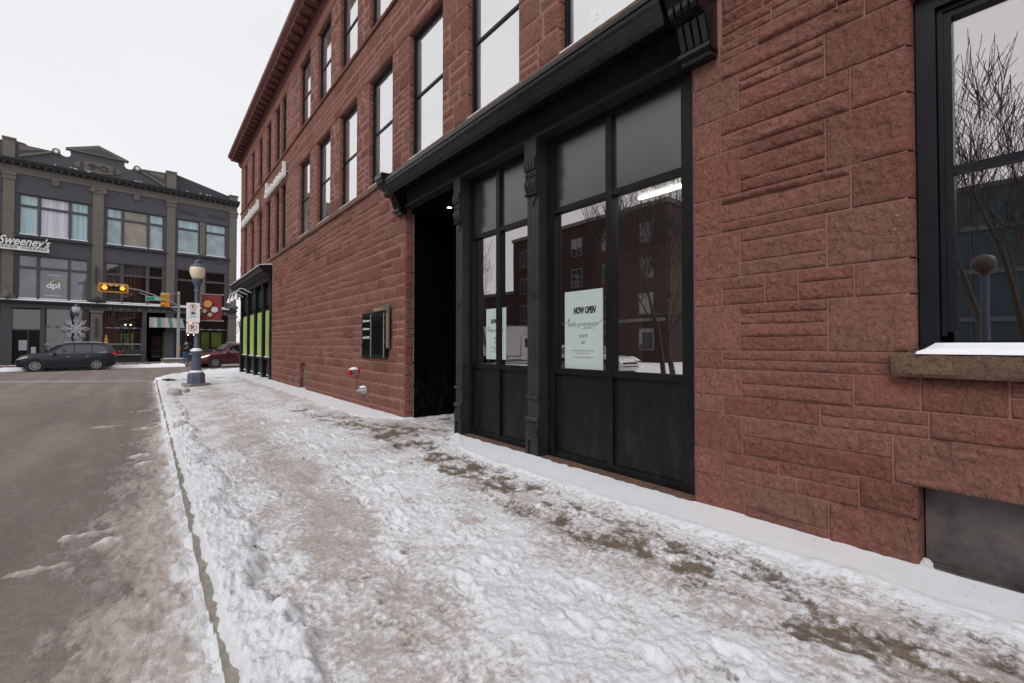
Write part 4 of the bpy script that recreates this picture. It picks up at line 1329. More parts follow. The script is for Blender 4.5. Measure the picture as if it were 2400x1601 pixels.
def bracket(y0, y1):
    pr = [(W, 3.985), (W - 0.11, 3.985), (W - 0.13, 4.00), (W - 0.13, 4.022), (W - 0.155, 4.03), (W - 0.165, 4.075), (W - 0.12, 4.09), (W - 0.13, 4.12), (W - 0.20, 4.30), (W - 0.30, 4.31), (W - 0.40, 4.44), (W - 0.46, 4.46), (W - 0.48, 4.50), (W - 0.50, 4.52), (W - 0.51, 4.60), (W - 0.51, 4.68), (W, 4.70)]
    b = MB(); b.prism(pr, y0 + 0.012, y1 - 0.012, 'y')
    B = RED.part('bracket', b, 'black_gloss', SHOP)
    d = MB(); w = y1 - y0
    for k in range(4):
        ya = y0 + 0.01 + (w - 0.02) * (k + 0.16) / 4; yb = y0 + 0.01 + (w - 0.02) * (k + 0.84) / 4
        d.prism([(W - 0.15, 4.10), (W - 0.16, 4.12), (W - 0.225, 4.29), (W - 0.20, 4.29), (W - 0.135, 4.12)], ya, yb, 'y')
        d.prism([(W - 0.28, 4.305), (W - 0.335, 4.31), (W - 0.36, 4.34), (W - 0.365, 4.40), (W - 0.345, 4.43), (W - 0.28, 4.41)], ya, yb, 'y')
    d.box(W - 0.175, W - 0.02, y0, y1, 4.035, 4.070)
    d.box(W - 0.530, W - 0.02, y0 - 0.004, y1 + 0.004, 4.575, 4.66)
    RED.part('bracket_reeds', d, 'black_gloss', SHOP)
bracket(1.925, 2.215)
bracket(8.005, 8.290)

# entrance recess (black lined) with its ceiling downlight
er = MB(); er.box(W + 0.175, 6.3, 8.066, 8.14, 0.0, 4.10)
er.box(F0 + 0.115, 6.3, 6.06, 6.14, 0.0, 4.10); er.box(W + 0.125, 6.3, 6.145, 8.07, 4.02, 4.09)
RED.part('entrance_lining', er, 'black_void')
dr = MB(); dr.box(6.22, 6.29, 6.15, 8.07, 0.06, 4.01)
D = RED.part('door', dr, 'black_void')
for y0 in (6.35, 7.25):
    p = MB(); p.box(6.205, 6.218, y0, y0 + 0.62, 0.4, 2.1); RED.part('pane', p, 'window_glass', D)
hd = MB(); hd.tube([(6.17, 7.12, 0.95), (6.17, 7.12, 1.35)], 0.014); RED.part('handle', hd, 'steel', D)
fl = MB(); fl.box(W - 0.02, 6.3, 6.16, 8.07, -0.1, 0.062)
RED.part('entrance_floor', fl, 'concrete')
lp = MB(); lp.lathe([(0.055, 4.0195), (0.055, 4.008), (0.045, 4.006), (0.044, 4.012)], (4.30, 7.20, 0), 18); DL = RED.part('downlight', lp, 'black_paint')
lp = MB(); lp.lathe([(0.042, 4.0185), (0.042, 4.004)], (4.30, 7.20, 0), 18); RED.part('bulb', lp, 'warm_bulb', DL)
ck = MB(); z = 0.1
while z < 4.0:
    h = rs.uniform(0.15, 0.5); d_ = rs.uniform(0.002, 0.007); ck.box(W + 0.174 - d_, W + 0.18, 8.066 - d_, 8.0775, z, z + h); z += h + rs.uniform(0.0, 0.04)
o = RED.part('mortar_edge', ck, 'trim_pale'); o['kind'] = 'stuff'

# shop interior
si = MB(); si.box(7.6, 7.7, 2.1, 6.05, 0.1, 4.6); RED.part('room_wall', si, 'room_tan')
si = MB(); si.box(F0 + 0.2, 7.6, 6.0, 6.055, 0.1, 4.6); si.box(F0 + 0.2, 7.6, 2.105, 2.15, 0.1, 4.6); RED.part('room_wall', si, 'room_dark')
si = MB(); si.box(5.2, 6.4, 5.985, 5.998, 0.1, 3.3); RED.part('room_wall', si, 'room_tan')
si = MB(); si.box(F0 + 0.12, 7.59, 2.16, 5.98, 0.05, 0.11); RED.part('room_floor', si, 'room_dark')
si = MB(); si.box(F0 + 0.12, 7.59, 2.16, 5.98, 3.42, 3.47); CE = RED.part('ceiling', si, 'ceiling_grey')
for x, y0, L in ((4.92, 2.25, 0.70), (4.92, 2.93, 0.70), (4.93, 4.08, 0.70), (4.92, 5.25, 0.70)):
    q = MB(); q.box(x - 0.022, x + 0.022, y0, y0 + L * 0.85, 3.36, 3.40); RED.part('light_tube', q, 'light_tube', CE)
dd = MB(); dd.box(7.56, 7.598, 3.6, 5.35, 0.11, 2.05); RED.part('doorway', dd, 'black_void')  # black slab on the wall, painting in the dark of the door opening
st = MB(); st.box(7.555, 7.598, 4.72, 4.84, 2.28, 2.44); FS = RED.part('fire_strobe', st, 'red_paint')
st = MB(); st.box(7.545, 7.554, 4.755, 4.805, 2.30, 2.35); RED.part('lens', st, 'white_paint', FS)
tb = MB(); tb.box(6.4, 6.9, 3.7, 4.9, 0.70, 0.74); tb.box(6.45, 6.5, 3.75, 3.8, 0.11, 0.70); tb.box(6.45, 6.5, 4.8, 4.85, 0.11, 0.70)
RED.part('counter', tb, 'room_dark')

# cellar hatch in the blank wall
vh = MB(); vh.box(W + 0.10, W + 0.14, VENT[0] + 0.004, VENT[1] - 0.004, -0.1, 0.896)
RED.part('hatch', vh, 'vent_board')

# ---------------------------------------------------------------- far shopfront (black, lime papered windows)
x2 = W + 0.01
ff = MB(); ff.box(x2 + 0.10, x2 + 0.16, 20.06, 27.98, 0.0, 4.6)
SH2 = RED.part('far_shopfront', ff, 'black_paint')
for y0 in (20.06, 21.62, 23.42, 25.30, 27.30):
    c = MB(); c.box(W - 0.035, x2 + 0.1, y0, y0 + 0.34, 0.0, 4.05); c.box(W - 0.055, x2 + 0.1, y0 - 0.02, y0 + 0.36, 0.0, 0.45); c.box(W - 0.055, x2 + 0.1, y0 - 0.02, y0 + 0.36, 3.80, 4.05)
    RED.part('column', c, 'black_paint', SH2)
    k = MB()
    for q in range(9):
        k.prism([(W - 0.056, 0.25 + q * 0.075), (W - 0.085, 0.28 + q * 0.075), (W - 0.056, 0.32 + q * 0.075)], y0 + 0.02, y0 + 0.32, 'y')
    o = RED.part('column_beads', k, 'black_paint', SH2); o['kind'] = 'stuff'
for y0, y1 in ((20.44, 21.58), (22.0, 23.38), (23.80, 25.26), (25.68, 27.26)):
    p = MB(); p.box(x2 + 0.030, x2 + 0.036, y0 + 0.06, y1 - 0.06, 0.98, 2.90); PP = RED.part('window_paper', p, 'lime_paper', SH2)
    p = MB(); p.box(x2 + 0.05, x2 + 0.055, y0 + 0.04, y1 - 0.04, 0.96, 2.92); RED.part('pane', p, 'shop_glass', SH2)
    q = MB(); q.box(x2 + 0.02, x2 + 0.10, y0, y0 + 0.05, 0.9, 2.98); q.box(x2 + 0.02, x2 + 0.10, y1 - 0.05, y1, 0.9, 2.98); q.box(x2 + 0.022, x2 + 0.098, y0 + 0.05, y1 - 0.05, 2.91, 2.98); q.box(x2 - 0.01, x2 + 0.10, y0, y1, 0.86, 0.96)
    q.box(x2 + 0.05, x2 + 0.10, y0 + 0.08, y1 - 0.08, 0.2, 0.78); q.box(x2 + 0.05, x2 + 0.10, y0 + 0.08, y1 - 0.08, 3.1, 3.9)
    RED.part('frame', q, 'black_paint', SH2)
    s = MB(); s.box(x2 - 0.012, x2 + 0.018, y0, y1, 0.961, 0.99); s.box(x2 + 0.03, x2 + 0.05, y0 + 0.3, y1 - 0.3, 0.2, 0.235); RED.part('snow', s, 'clean_snow', SH2)
    w_ = MB(); rr = random.Random(int(y0 * 10))
    for q_ in range(14):
        zz = 1.5 + 0.075 * q_; yy = 0.5 * (y0 + y1) + rr.uniform(-0.12, 0.12)
        w_.tube([(x2 + 0.029, yy - 0.10, zz), (x2 + 0.029, yy - 0.02, zz + rr.uniform(-0.03, 0.03)), (x2 + 0.029, yy + 0.10, zz + rr.uniform(-0.02, 0.02))], 0.007, 4)
    o = RED.part('scribble', w_, 'ink', PP); o['kind'] = 'stuff'
c2 = MB(); c2.prism([(W + 0.1, 4.05), (W - 0.10, 4.05), (W - 0.12, 4.15), (W - 0.12, 4.30), (W - 0.30, 4.34), (W - 0.34, 4.42), (W - 0.44, 4.50), (W - 0.46, 4.60), (W - 0.44, 4.62), (W + 0.1, 4.68)], 20.06, 28.4, 'y')
C2 = RED.part('far_shop_cornice', c2, 'black_paint', SH2)
s = MB(); s.prism([(W - 0.44, 4.622), (W - 0.45, 4.65), (W - 0.10, 4.71), (W, 4.70), (W, 4.67)], 20.1, 28.38, 'y'); RED.part('snow', s, 'clean_snow', SH2)

# ================================================================== GREY CORNER BUILDING ACROSS THE SIDE STREET
GB = Thing('grey_building', 'three storey slate grey and tan building with 1901 pediment across the side street', 'building', tuple(P0), FA)
TL = -24.6
core = MB(); core.box(TL, -0.02, 0.45, 14, 0.0, 15.2); core.box(TL, -0.02, 0.30, 0.45, 4.2, 4.9); core.box(TL, -0.02, 0.30, 0.45, 8.1, 9.6); core.box(TL, -0.02, 0.30, 0.45, 12.6, 15.0)
GB.part('wall', core, 'slate_dark')
PIL = [(-0.63, -0.03), (-5.39, -4.81), (-10.16, -9.51), (-14.95, -14.37), (-19.75, -19.15), (-24.5, -23.95)]
for i, (a, b) in enumerate(PIL):
    m = MB(); m.box(a, b, -0.02, 0.44, 4.78, 14.05)
    P = GB.part('pilaster', m, 'tan_paint')
    c = MB(); c.box(a - 0.05, b + 0.05, -0.07, 0.30, 13.55, 14.05); c.box(a - 0.09, b + 0.09, -0.12, 0.30, 13.86, 14.048)
    if i in (2, 4):
        for s_ in (-1, 1):
            c.lathe([(0.16, -0.16), (0.16, 0.10)], ((a + b) / 2 + s_ * 0.36, 0, 13.78), 12, 'y')
    GB.part('capital', c, 'tan_paint', P)
    c = MB(); c.box(a - 0.04, b + 0.04, -0.06, 0.3, 4.80, 5.15); GB.part('base', c, 'tan_paint', P)
    if i in (0, 2, 4):                    # rusticated shaft at street level
        z = 0.0
        while z < 4.1:
            k = MB(); k.box(a - 0.02, b + 0.02, -0.10, 0.44, z + 0.012, min(z + 0.46, 4.16)); GB.part('block', k, 'tan_paint', P); z += 0.46
        k = MB(); k.box(a - 0.09, b + 0.09, -0.17, 0.3, 4.02, 4.19); GB.part('cap', k, 'tan_paint', P)
    else:
        k = MB(); k.box(a, b, 0.02, 0.44, 0.0, 4.19); GB.part('shaft', k, 'slate_paint', P)
# ledge, fascia, entablature, cornice
m = MB(); m.box(TL, 0.0, 0.0, 0.44, 4.20, 4.56); FAS = GB.part('fascia', m, 'slate_paint')
m = MB(); m.prism([(0.3, 4.56), (-0.16, 4.56), (-0.18, 4.62), (-0.24, 4.66), (-0.24, 4.74), (0.3, 4.78)], TL, 0.02, 'x'); LED = GB.part('ledge', m, 'slate_dark')
m = MB(); m.box(TL, 0.0, 0.02, 0.44, 14.05, 14.34); m.box(TL, 0.0, 0.05, 0.44, 14.34, 14.62); GB.part('architrave', m, 'tan_paint')
m = MB(); m.prism([(0.3, 14.62), (0.0, 14.62), (-0.06, 14.70), (-0.36, 14.78), (-0.40, 14.86), (-0.50, 14.94), (-0.52, 15.04), (0.3, 15.10)], TL, 0.10, 'x'); GC = GB.part('cornice', m, 'slate_dark')
dm = MB(); dm.box(-0.06, 0.06, -0.30, -0.02, -0.13, 0.0); dme = dm.mesh('cornice_block'); fix_normals(dme); dme.materials.append(MATS['slate_paint'])
t = -0.2
while t > -17:
    GB.share('cornice_block', dme, (t, 0.0, 14.765), GC); t -= 0.42
# spandrels and jambs of the bays
def bay(a, b, cols, z0, z1, ztr, mats, lbl_mull=None):
    w0, w1 = cols[0][0] - 0.10, cols[-1][1] + 0.10
    for q0, q1 in ((a, w0), (w1, b)):
        m = MB(); m.box(q0, q1, 0.10, 0.44, z0 - 0.1, z1 + 0.1); GB.part('jamb', m, 'slate_paint')
    f = MB()
    f.box(w0, w1, 0.14, 0.30, z1, z1 + 0.10); f.box(w0, w1, 0.14, 0.30, z0 - 0.10, z0); f.box(w0 + 0.1, w1 - 0.1, 0.161, 0.299, ztr - 0.09, ztr + 0.09)
    f.box(w0, w0 + 0.10, 0.141, 0.299, z0, z1); f.box(w1 - 0.10, w1, 0.141, 0.299, z0, z1)
    for c0, c1 in zip(cols[:-1], cols[1:]):
        f.box(c0[1], c1[0], 0.15, 0.298, z0, z1)
    F = GB.part('window', f, 'slate_paint')
    for k, (c0, c1) in enumerate(cols):
        for j, (za, zb) in enumerate(((z0, ztr - 0.09), (ztr + 0.09, z1))):
            p = MB(); p.box(c0, c1, 0.24, 0.25, za, zb)
            GB.part('pane', p, mats[k][j], F)
        s = MB(); s.box(c0 - 0.04, c1 + 0.04, -0.02, 0.135, z0 - 0.10, z0 - 0.03); GB.part('snow', s, 'clean_snow', F)
    return F
def cols3(s):
    return [(-14.07 + s, -13.20 + s), (-13.00 + s, -11.53 + s), (-11.35 + s, -10.45 + s)]
BB = [(-14.37, -10.16, cols3(0)), (-9.51, -5.39, [(-9.26, -8.41), (-8.21, -6.76), (-6.54, -5.68)]), (-4.81, -0.63, [(-4.57, -3.08), (-2.45, -0.98)]), (-19.15, -14.95, cols3(-4.8)), (-23.95, -19.75, cols3(-9.6))]
M3 = [[('curtain_teal', 'curtain_teal'), ('curtain_white', 'curtain_white'), ('curtain_teal', 'curtain_teal')], [('room_blue', 'curtain_teal'), ('room_beige', 'room_beige'), ('room_blue', 'curtain_teal')], [('room_blue', 'curtain_teal'), ('room_blue', 'curtain_teal')]]
M2 = [[('frosted_grey', 'frosted_grey')] * 3, [('window_glass', 'window_glass'), ('dark_room', 'window_glass'), ('dark_room', 'dark_room')], [('dark_room', 'dark_room')] * 2]
for i, (a, b, cols) in enumerate(BB):
    m3 = M3[i] if i < 3 else M3[0]; m2 = M2[i] if i < 3 else M2[0]
    W3 = bay(a, b, cols, 9.72, 12.55, 11.78, m3)
    W2 = bay(a, b, cols, 4.98, 8.06, 7.22, m2)
    for y0_, y1_, q0, q1 in ((0.08, 0.30, 12.65, 14.05), (0.04, 0.0795, 12.65, 12.80), (0.08, 0.30, 8.16, 9.62)):
        m = MB(); m.box(a, b, y0_, y1_, q0, q1); GB.part('spandrel', m, 'slate_paint')
    m = MB(); m.box(a, b, -0.10, 0.0795, 9.40, 9.60); GB.part('sill_course', m, 'slate_dark')
    for c0, c1 in ([(-3.1, -2.9), (-1.5, -1.3)] if i == 2 else []):
        k = MB(); k.prism([(-0.02, 9.38), (0.08, 9.38), (0.08, 8.98), (0.02, 8.98)], c0 - 0.1, c1 + 0.1, 'x'); GB.part('corbel', k, 'slate_paint')
    if i != 2:
        tc = 0.5 * (a + b); k = MB(); k.prism([(-0.10, 14.05), (0.08, 14.05), (0.08, 13.55), (-0.02, 13.60)], tc - 0.20, tc + 0.20, 'x'); GB.part('keystone', k, 'tan_paint')
    else:
        for z0, z1 in ((4.98, 8.10), (9.62, 12.6)):
            k = MB(); k.box(-2.95, -2.58, 0.02, 0.148, z0, z1); k.box(-3.0, -2.53, -0.01, 0.147, z1 - 0.3, z1); GB.part('mullion', k, 'tan_paint')
        for t0 in (-4.5, -2.35):
            k = MB()
            for q in range(16):
                k.box(t0 + q * 0.09, t0 + q * 0.09 + 0.045, 0.065, 0.0795, 13.10, 13.45)
            o = GB.part('reeding', k, 'slate_dark'); o['kind'] = 'stuff'
# ledge snow
m = MB(); m.prism([(-0.22, 4.745), (-0.20, 4.80), (0.0, 4.84), (0.02, 4.78)], TL, -0.64, 'x'); GB.part('snow', m, 'clean_snow', LED)
# letters on the frosted window and the shop names
put_text(GB, 'window_lettering', 'dpl', 0.62, 'sign_white', (-12.30, 0.236, 5.98), FACROT, bold=0.012)
ar = MB(); ar.tube([(-12.0 + 0.42 * math.cos(a), 0.232, 6.10 + 0.36 * math.sin(a)) for a in np.linspace(-0.2, 2.9, 14)], 0.035, 6); GB.part('logo_arc', ar, 'gold')
for z, L in ((6.78, 0.72), (5.22, 0.95)):
    q = MB()
    rr = random.Random(int(z * 100))
    t = -12.28 - L / 2
    while t < -12.28 + L / 2:
        dw = rr.uniform(0.03, 0.06); q.box(t, t + dw * 0.75, 0.234, 0.238, z - 0.045, z + rr.uniform(0.01, 0.05)); t += dw
    o = GB.part('small_lettering', q, 'globe_white'); o['kind'] = 'stuff'
put_text(GB, 'name_lettering', 'TIDE & BOAR GASTROPUB', 0.30, 'letter_gold', (-5.0, -0.012, 4.385), FACROT, ext=0.012, width=8.3, spacing=1.9)
SG = Thing('theatre_sign', 'white script theatre sign fixed across the left pilaster of the grey building', 'sign', tuple(fpt(-13.75, -0.25, 8.72)), FA)
m = MB(); m.box(-1.6, 1.20, 0.0, 0.16, -0.33, 0.0); SB = SG.part('sign_board', m, 'sign_white')
put_text(SG, 'sign_letters', 'DINNER', 0.26, 'slate_paint', (-0.95, -0.006, -0.165), FACROT, ext=0.006, width=1.05)
put_text(SG, 'sign_letters', 'THEATRE', 0.26, 'slate_paint', (0.42, -0.006, -0.165), FACROT, ext=0.006, width=1.35)
put_text(SG, 'sign_script', "Sweeney's", 0.85, 'sign_white', (-0.12, -0.02, 0.30), FACROT, ext=0.06, shear=0.45, width=2.65, bold=0.012)
m = MB(); m.box(-1.0, -0.9, 0.16, 0.31, -0.2, -0.1); SG.part('sign_bracket', m, 'slate_dark')
# parapet with scrolled pediment
def par(poly, y0, y1, mat, nm, parent=None):
    m = MB()
    n = len(poly)
    m.add([(t, y0, z) for t, z in poly] + [(t, y1, z) for t, z in poly], [tuple(range(n)), tuple(range(2 * n - 1, n - 1, -1))] + [(i, n + i, n + (i + 1) % n, (i + 1) % n) for i in range(n)])
    return GB.part(nm, m, mat, parent)
PAR = par([(-14.4, 15.08), (-14.4, 16.42), (-13.9, 16.36), (-13.75, 16.24), (-12.5, 16.22), (-12.05, 16.15), (-11.85, 16.02), (-11.62, 16.02), (-11.46, 16.20), (-11.50, 16.62), (-8.26, 16.62), (-8.28, 16.24), (-8.14, 16.08), (-7.92, 16.05), (-7.65, 16.20), (-7.3, 16.30), (-5.45, 16.42), (-5.45, 15.08)], -0.02, 0.22, 'slate_paint', 'parapet')
par([(-11.75, 16.60), (-11.75, 16.72), (-9.87, 17.42), (-8.02, 16.72), (-8.02, 16.60)], -0.14, 0.26, 'tan_paint', 'pediment', PAR)
par([(-11.1, 16.74), (-9.87, 17.20), (-8.65, 16.74)], -0.16, -0.141, 'slate_paint', 'tympanum', PAR)
for t in (-12.27, -7.47):
    m = MB(); m.lathe([(0.24, -0.14), (0.24, 0.24)], (t, 0, 16.24), 18, 'y'); SCR = GB.part('scroll', m, 'tan_paint', PAR)
    m = MB(); m.lathe([(0.12, -0.17), (0.13, -0.141)], (t, 0, 16.24), 14, 'y'); GB.part('scroll_eye', m, 'sign_white', PAR)
for q in ([(-14.2, 15.25), (-12.5, 16.05), (-12.5, 16.20), (-14.2, 15.45)], [(-7.2, 16.15), (-5.6, 15.30), (-5.6, 15.15), (-7.2, 16.0)]):
    par(q, -0.12, -0.021, 'tan_paint', 'volute', PAR)
for q in ([(-14.2, 15.75), (-14.2, 16.22), (-13.0, 16.10)], [(-5.65, 15.75), (-5.65, 16.22), (-6.9, 16.15)]):
    par(q, -0.06, -0.0205, 'tan_paint', 'panel', PAR)
ov = [(-9.88 + 1.40 * math.cos(a), 15.62 + 0.42 * math.sin(a)) for a in np.linspace(0, 2 * math.pi, 28)[:-1]]
par(ov, -0.08, -0.021, 'tan_paint', 'date_panel', PAR)
put_text(GB, 'date', '1901', 0.62, 'slate_dark', (-9.88, -0.10, 15.61), FACROT, PAR, ext=0.03, width=2.1, bold=0.01)
for a, b, zt in ((-15.0, -14.38, 16.55), (-5.46, -4.79, 16.62), (-0.66, -0.02, 15.62)):
    m = MB(); m.box(a, b, -0.16, 0.40, 15.06, zt - 0.12); m.box(a - 0.05, b + 0.05, -0.22, 0.44, zt - 0.12, zt); GB.part('parapet_pier', m, 'tan_paint')
m = MB(); m.box(TL, -15.01, 0.0, 0.3, 15.08, 16.30); GB.part('parapet', m, 'slate_paint')
m = MB(); m.prism([(-4.78, 15.08), (-4.78, 16.52), (-0.67, 15.52), (-0.67, 15.08)], 0.10, 0.40, 'y'); GB.part('parapet', m, 'slate_dark')
m = MB(); m.box(TL, -0.03, 0.46, 14, 15.21, 15.3); GB.part('roof', m, 'roof_dark')
sp = MB(); rr = random.Random(8)
for k in range(26):
    t = rr.uniform(-14, -1.0); z = 15.12 + rr.random() * 0.1 if k % 2 else (16.42 - 0.243 * (t + 4.78) if t > -4.6 else 15.14)
    sp.box(t, t + rr.uniform(0.06, 0.22), -0.10 if k % 2 else 0.15, 0.05 if k % 2 else 0.3, z, z + 0.05)
o = GB.part('snow', sp, 'clean_snow', PAR); o['kind'] = 'stuff'
# ---- street level
def sheet(t0, t1, z0, z1, y, mat, nm, parent=None, th=0.02):
    m = MB(); m.box(t0, t1, y, y + th, z0, z1); return GB.part(nm, m, mat, parent)
# left bay: dark doors and a wide window
sheet(-14.36, -12.97, 0.0, 2.55, 0.36, 'black_paint', 'door'); sheet(-14.36, -12.97, 2.60, 4.10, 0.34, 'dark_room', 'pane')
m = MB(); m.box(-14.36, -12.97, 0.30, 0.38, 2.50, 2.62); m.box(-13.62, -13.52, 0.30, 0.355, 0.0, 2.5); GB.part('frame', m, 'slate_dark')
for t0, z0, w_, h_ in ((-14.05, 1.05, 0.42, 0.75), (-13.42, 0.75, 0.26, 0.55)):
    sheet(t0, t0 + w_, z0, z0 + h_, 0.345, 'globe_white', 'notice')
m = MB(); m.box(-12.97, -12.71, 0.05, 0.40, 0.0, 4.19); GB.part('column', m, 'slate_paint')
F = None
for a, b, mt in ((-12.70, -10.19, 'window_glass'), (-9.50, -6.99, 'dark_room'), (-3.95, -0.64, 'dark_room')):
    m = MB(); m.box(a, b, 0.18, 0.30, 2.79, 2.90); m.box(a, b, 0.18, 0.30, 0.95, 1.05); m.box(a, a + 0.07, 0.17, 0.30, 1.05, 2.79); m.box(b - 0.07, b, 0.17, 0.30, 1.05, 2.79)
    F = GB.part('shop_window', m, 'slate_paint')
    for z0, z1 in ((1.05, 2.79), (2.90, 4.18)):
        p = MB(); p.box(a + 0.07, b - 0.07, 0.24, 0.25, z0, z1); GB.part('pane', p, mt, F)
    p = MB(); p.box(a, b, 0.16, 0.40, 0.0, 0.62); p.box(a, b, 0.22, 0.40, 0.62, 0.95); GB.part('stall_riser', p, 'slate_dark', F)
    s = MB(); s.box(a, b - 0.1, 0.02, 0.158, 0.60, 0.66); GB.part('snow', s, 'clean_snow', F)
    for k in range(4):
        q = MB(); t = a + 0.25 + k * (b - a - 0.4) / 4; q.box(t, t + 0.32, 0.165, 0.179, 2.80, 2.885); GB.part('reflector_tile', q, 'awning_grey', F)
m = MB(); m.box(-6.98, -6.69, 0.0, 0.40, 0.25, 4.19); m.box(-7.05, -6.62, -0.06, 0.44, 0.0, 0.25); GB.part('column', m, 'slate_paint')
# recessed doorway, its lit door panels
m = MB(); m.box(-6.68, -4.82, 0.40, 0.44, 0.0, 4.19); DW = GB.part('doorway', m, 'black_void')
sheet(-5.55, -4.95, 2.25, 2.6, 0.385, 'green_room', 'pane', DW, 0.01); sheet(-6.30, -5.62, 0.3, 2.2, 0.385, 'dark_room', 'pane', DW, 0.01); sheet(-5.55, -4.95, 0.3, 2.2, 0.385, 'green_room', 'pane', DW, 0.01)
for t in (-8.05, -7.72, -3.55, -3.40, -3.12, -2.98, -3.75, -3.30):
    m = MB(); z = 3.12 if t < -7 else (2.98 if t in (-3.55, -3.40, -3.12, -2.98) else 2.35)
    m.lathe([(0.01, z + 0.05), (0.045, z + 0.02), (0.045, z - 0.02), (0.01, z - 0.05)], (t, 0.20, 0), 10); GB.part('window_bulb', m, 'warm_bulb')
for t0, t1, z0, z1 in ((-2.75, -2.15, 1.1, 2.6), (-1.95, -1.15, 1.2, 2.6)):
    sheet(t0, t1, z0, z1, 0.232, 'green_room', 'lit_panel', None, 0.006)
# striped awning
AW = Thing('awning', 'striped grey, pink and green awning over the pub doorway', 'awning', tuple(fpt(-5.4, 0.0, 2.92)), FA)
L = 2.45; n_ = 9; cyc = ['awning_grey', 'awning_pink', 'awning_green', 'awning_grey', 'awning_pink', 'awning_green', 'awning_pink', 'awning_grey', 'awning_grey']
for k in range(n_):
    a = -1.2 + L * k / n_; b = -1.2 + L * (k + 1) / n_
    tilt = lambda t: t * 0.93
    m = MB(); m.add([(a, -0.75, 0.0), (b, -0.75, 0.0), (tilt(b), 0.0, 0.88), (tilt(a), 0.0, 0.88), (a, -0.72, -0.02), (b, -0.72, -0.02), (tilt(b), 0.0, 0.84), (tilt(a), 0.0, 0.84)], [(0, 1, 2, 3), (7, 6, 5, 4), (0, 4, 5, 1), (0, 3, 7, 4), (1, 5, 6, 2)])
    AW.part('stripe', m, cyc[k])
m = MB(); m.tube([(-1.2, -0.74, -0.01), (1.25, -0.74, -0.01)], 0.025, 6); AW.part('frame_bar', m, 'slate_dark')
# terrace railing with thin bars, wreath with red bow, small lit tree
RL = Thing('railing', 'dark iron railing with thin bars in front of the pub window', 'railing', tuple(fpt(-9.4, -0.55, 0.0)), FA)
m = MB(); m.box(-3.4, 2.4, -0.03, 0.03, 1.48, 1.55); RL.part('top_rail', m, 'galvanised')
m = MB(); m.box(-3.4, 2.4, -0.03, 0.03, 0.60, 0.66); RL.part('bottom_rail', m, 'galvanised')
bar = MB(); bar.box(-0.014, 0.014, -0.014, 0.014, 0.0, 0.83); bme = bar.mesh('bar'); fix_normals(bme); bme.materials.append(MATS['slate_paint'])
for k in range(40):
    RL.share('bar', bme, (-3.3 + k * 0.145, 0, 0.655))
for t in (-3.38, -0.5, 2.35):
    m = MB(); m.box(t - 0.04, t + 0.04, -0.04, 0.04, 0.0, 1.60); RL.part('post', m, 'slate_paint')
WR = Thing('wreath', 'green christmas wreath with red bow hung on the pub railing', 'wreath', tuple(fpt(-8.4, -0.72, 1.05)), FA)
m = MB(); rr = random.Random(4)
for k in range(150):
    a = rr.uniform(0, 6.28); r_ = 0.27 + rr.gauss(0, 0.07); d_ = rr.uniform(0, 6.28)
    p = Vector((r_ * math.cos(a), rr.uniform(-0.06, 0.06), 0.12 + r_ * math.sin(a))); q = p + Vector((0.09 * math.cos(d_), 0.02, 0.09 * math.sin(d_)))
    m.add([tuple(p), tuple(q), tuple((p + q) / 2 + Vector((0.02, 0.02, 0.03)))], [(0, 1, 2)])
WR.part('greens', m, 'leaf_dark', fix=False)
m = MB(); m.lathe([(0.02, -0.06), (0.12, -0.03), (0.10, 0.04), (0.02, 0.06)], (-0.10, -0.10, -0.18), 10, 'x'); m.lathe([(0.02, -0.06), (0.10, -0.04), (0.12, 0.03), (0.02, 0.06)], (0.10, -0.10, -0.18), 10, 'x'); m.box(-0.06, 0.06, -0.13, -0.08, -0.36, -0.15)
WR.part('bow', m, 'red_paint')
XT = Thing('christmas_tree', 'small lit christmas tree standing inside the pub window', 'tree', tuple(fpt(-9.25, 0.05, 0.95)), FA)
m = MB(); m.tube([(0, 0, 0), (0, 0, 0.35)], 0.03, 6); XT.part('trunk', m, 'bark')
m = MB()
for k in range(5):
    r_ = 0.30 - 0.05 * k; m.lathe([(r_, 0.2 + 0.22 * k), (r_ * 0.35, 0.45 + 0.22 * k)], (0, 0, 0), 9)
XT.part('crown', m, 'light_tree')
# balls and lamps on the pilasters at ledge level
for t in (-14.66, -9.83, -5.1, -0.33):
    m = MB(); m.box(t - 0.42, t + 0.42, -0.20, -0.021, 4.86, 5.08); m.lathe([(0.06, 4.78), (0.16, 4.95), (0.17, 5.2), (0.05, 5.3)], (t, -0.26, 0), 10)
    GB.part('pilaster_ornament', m, 'tan_paint' if t != -9.83 else 'slate_dark')
for t, z0, z1 in ((-9.9, 6.3, 7.7), (-9.85, 2.0, 3.6)):
    m = MB(); m.box(t - 0.06, t + 0.06, -0.16, -0.021, z0, z1); GB.part('banner_bar', m, 'slate_dark')

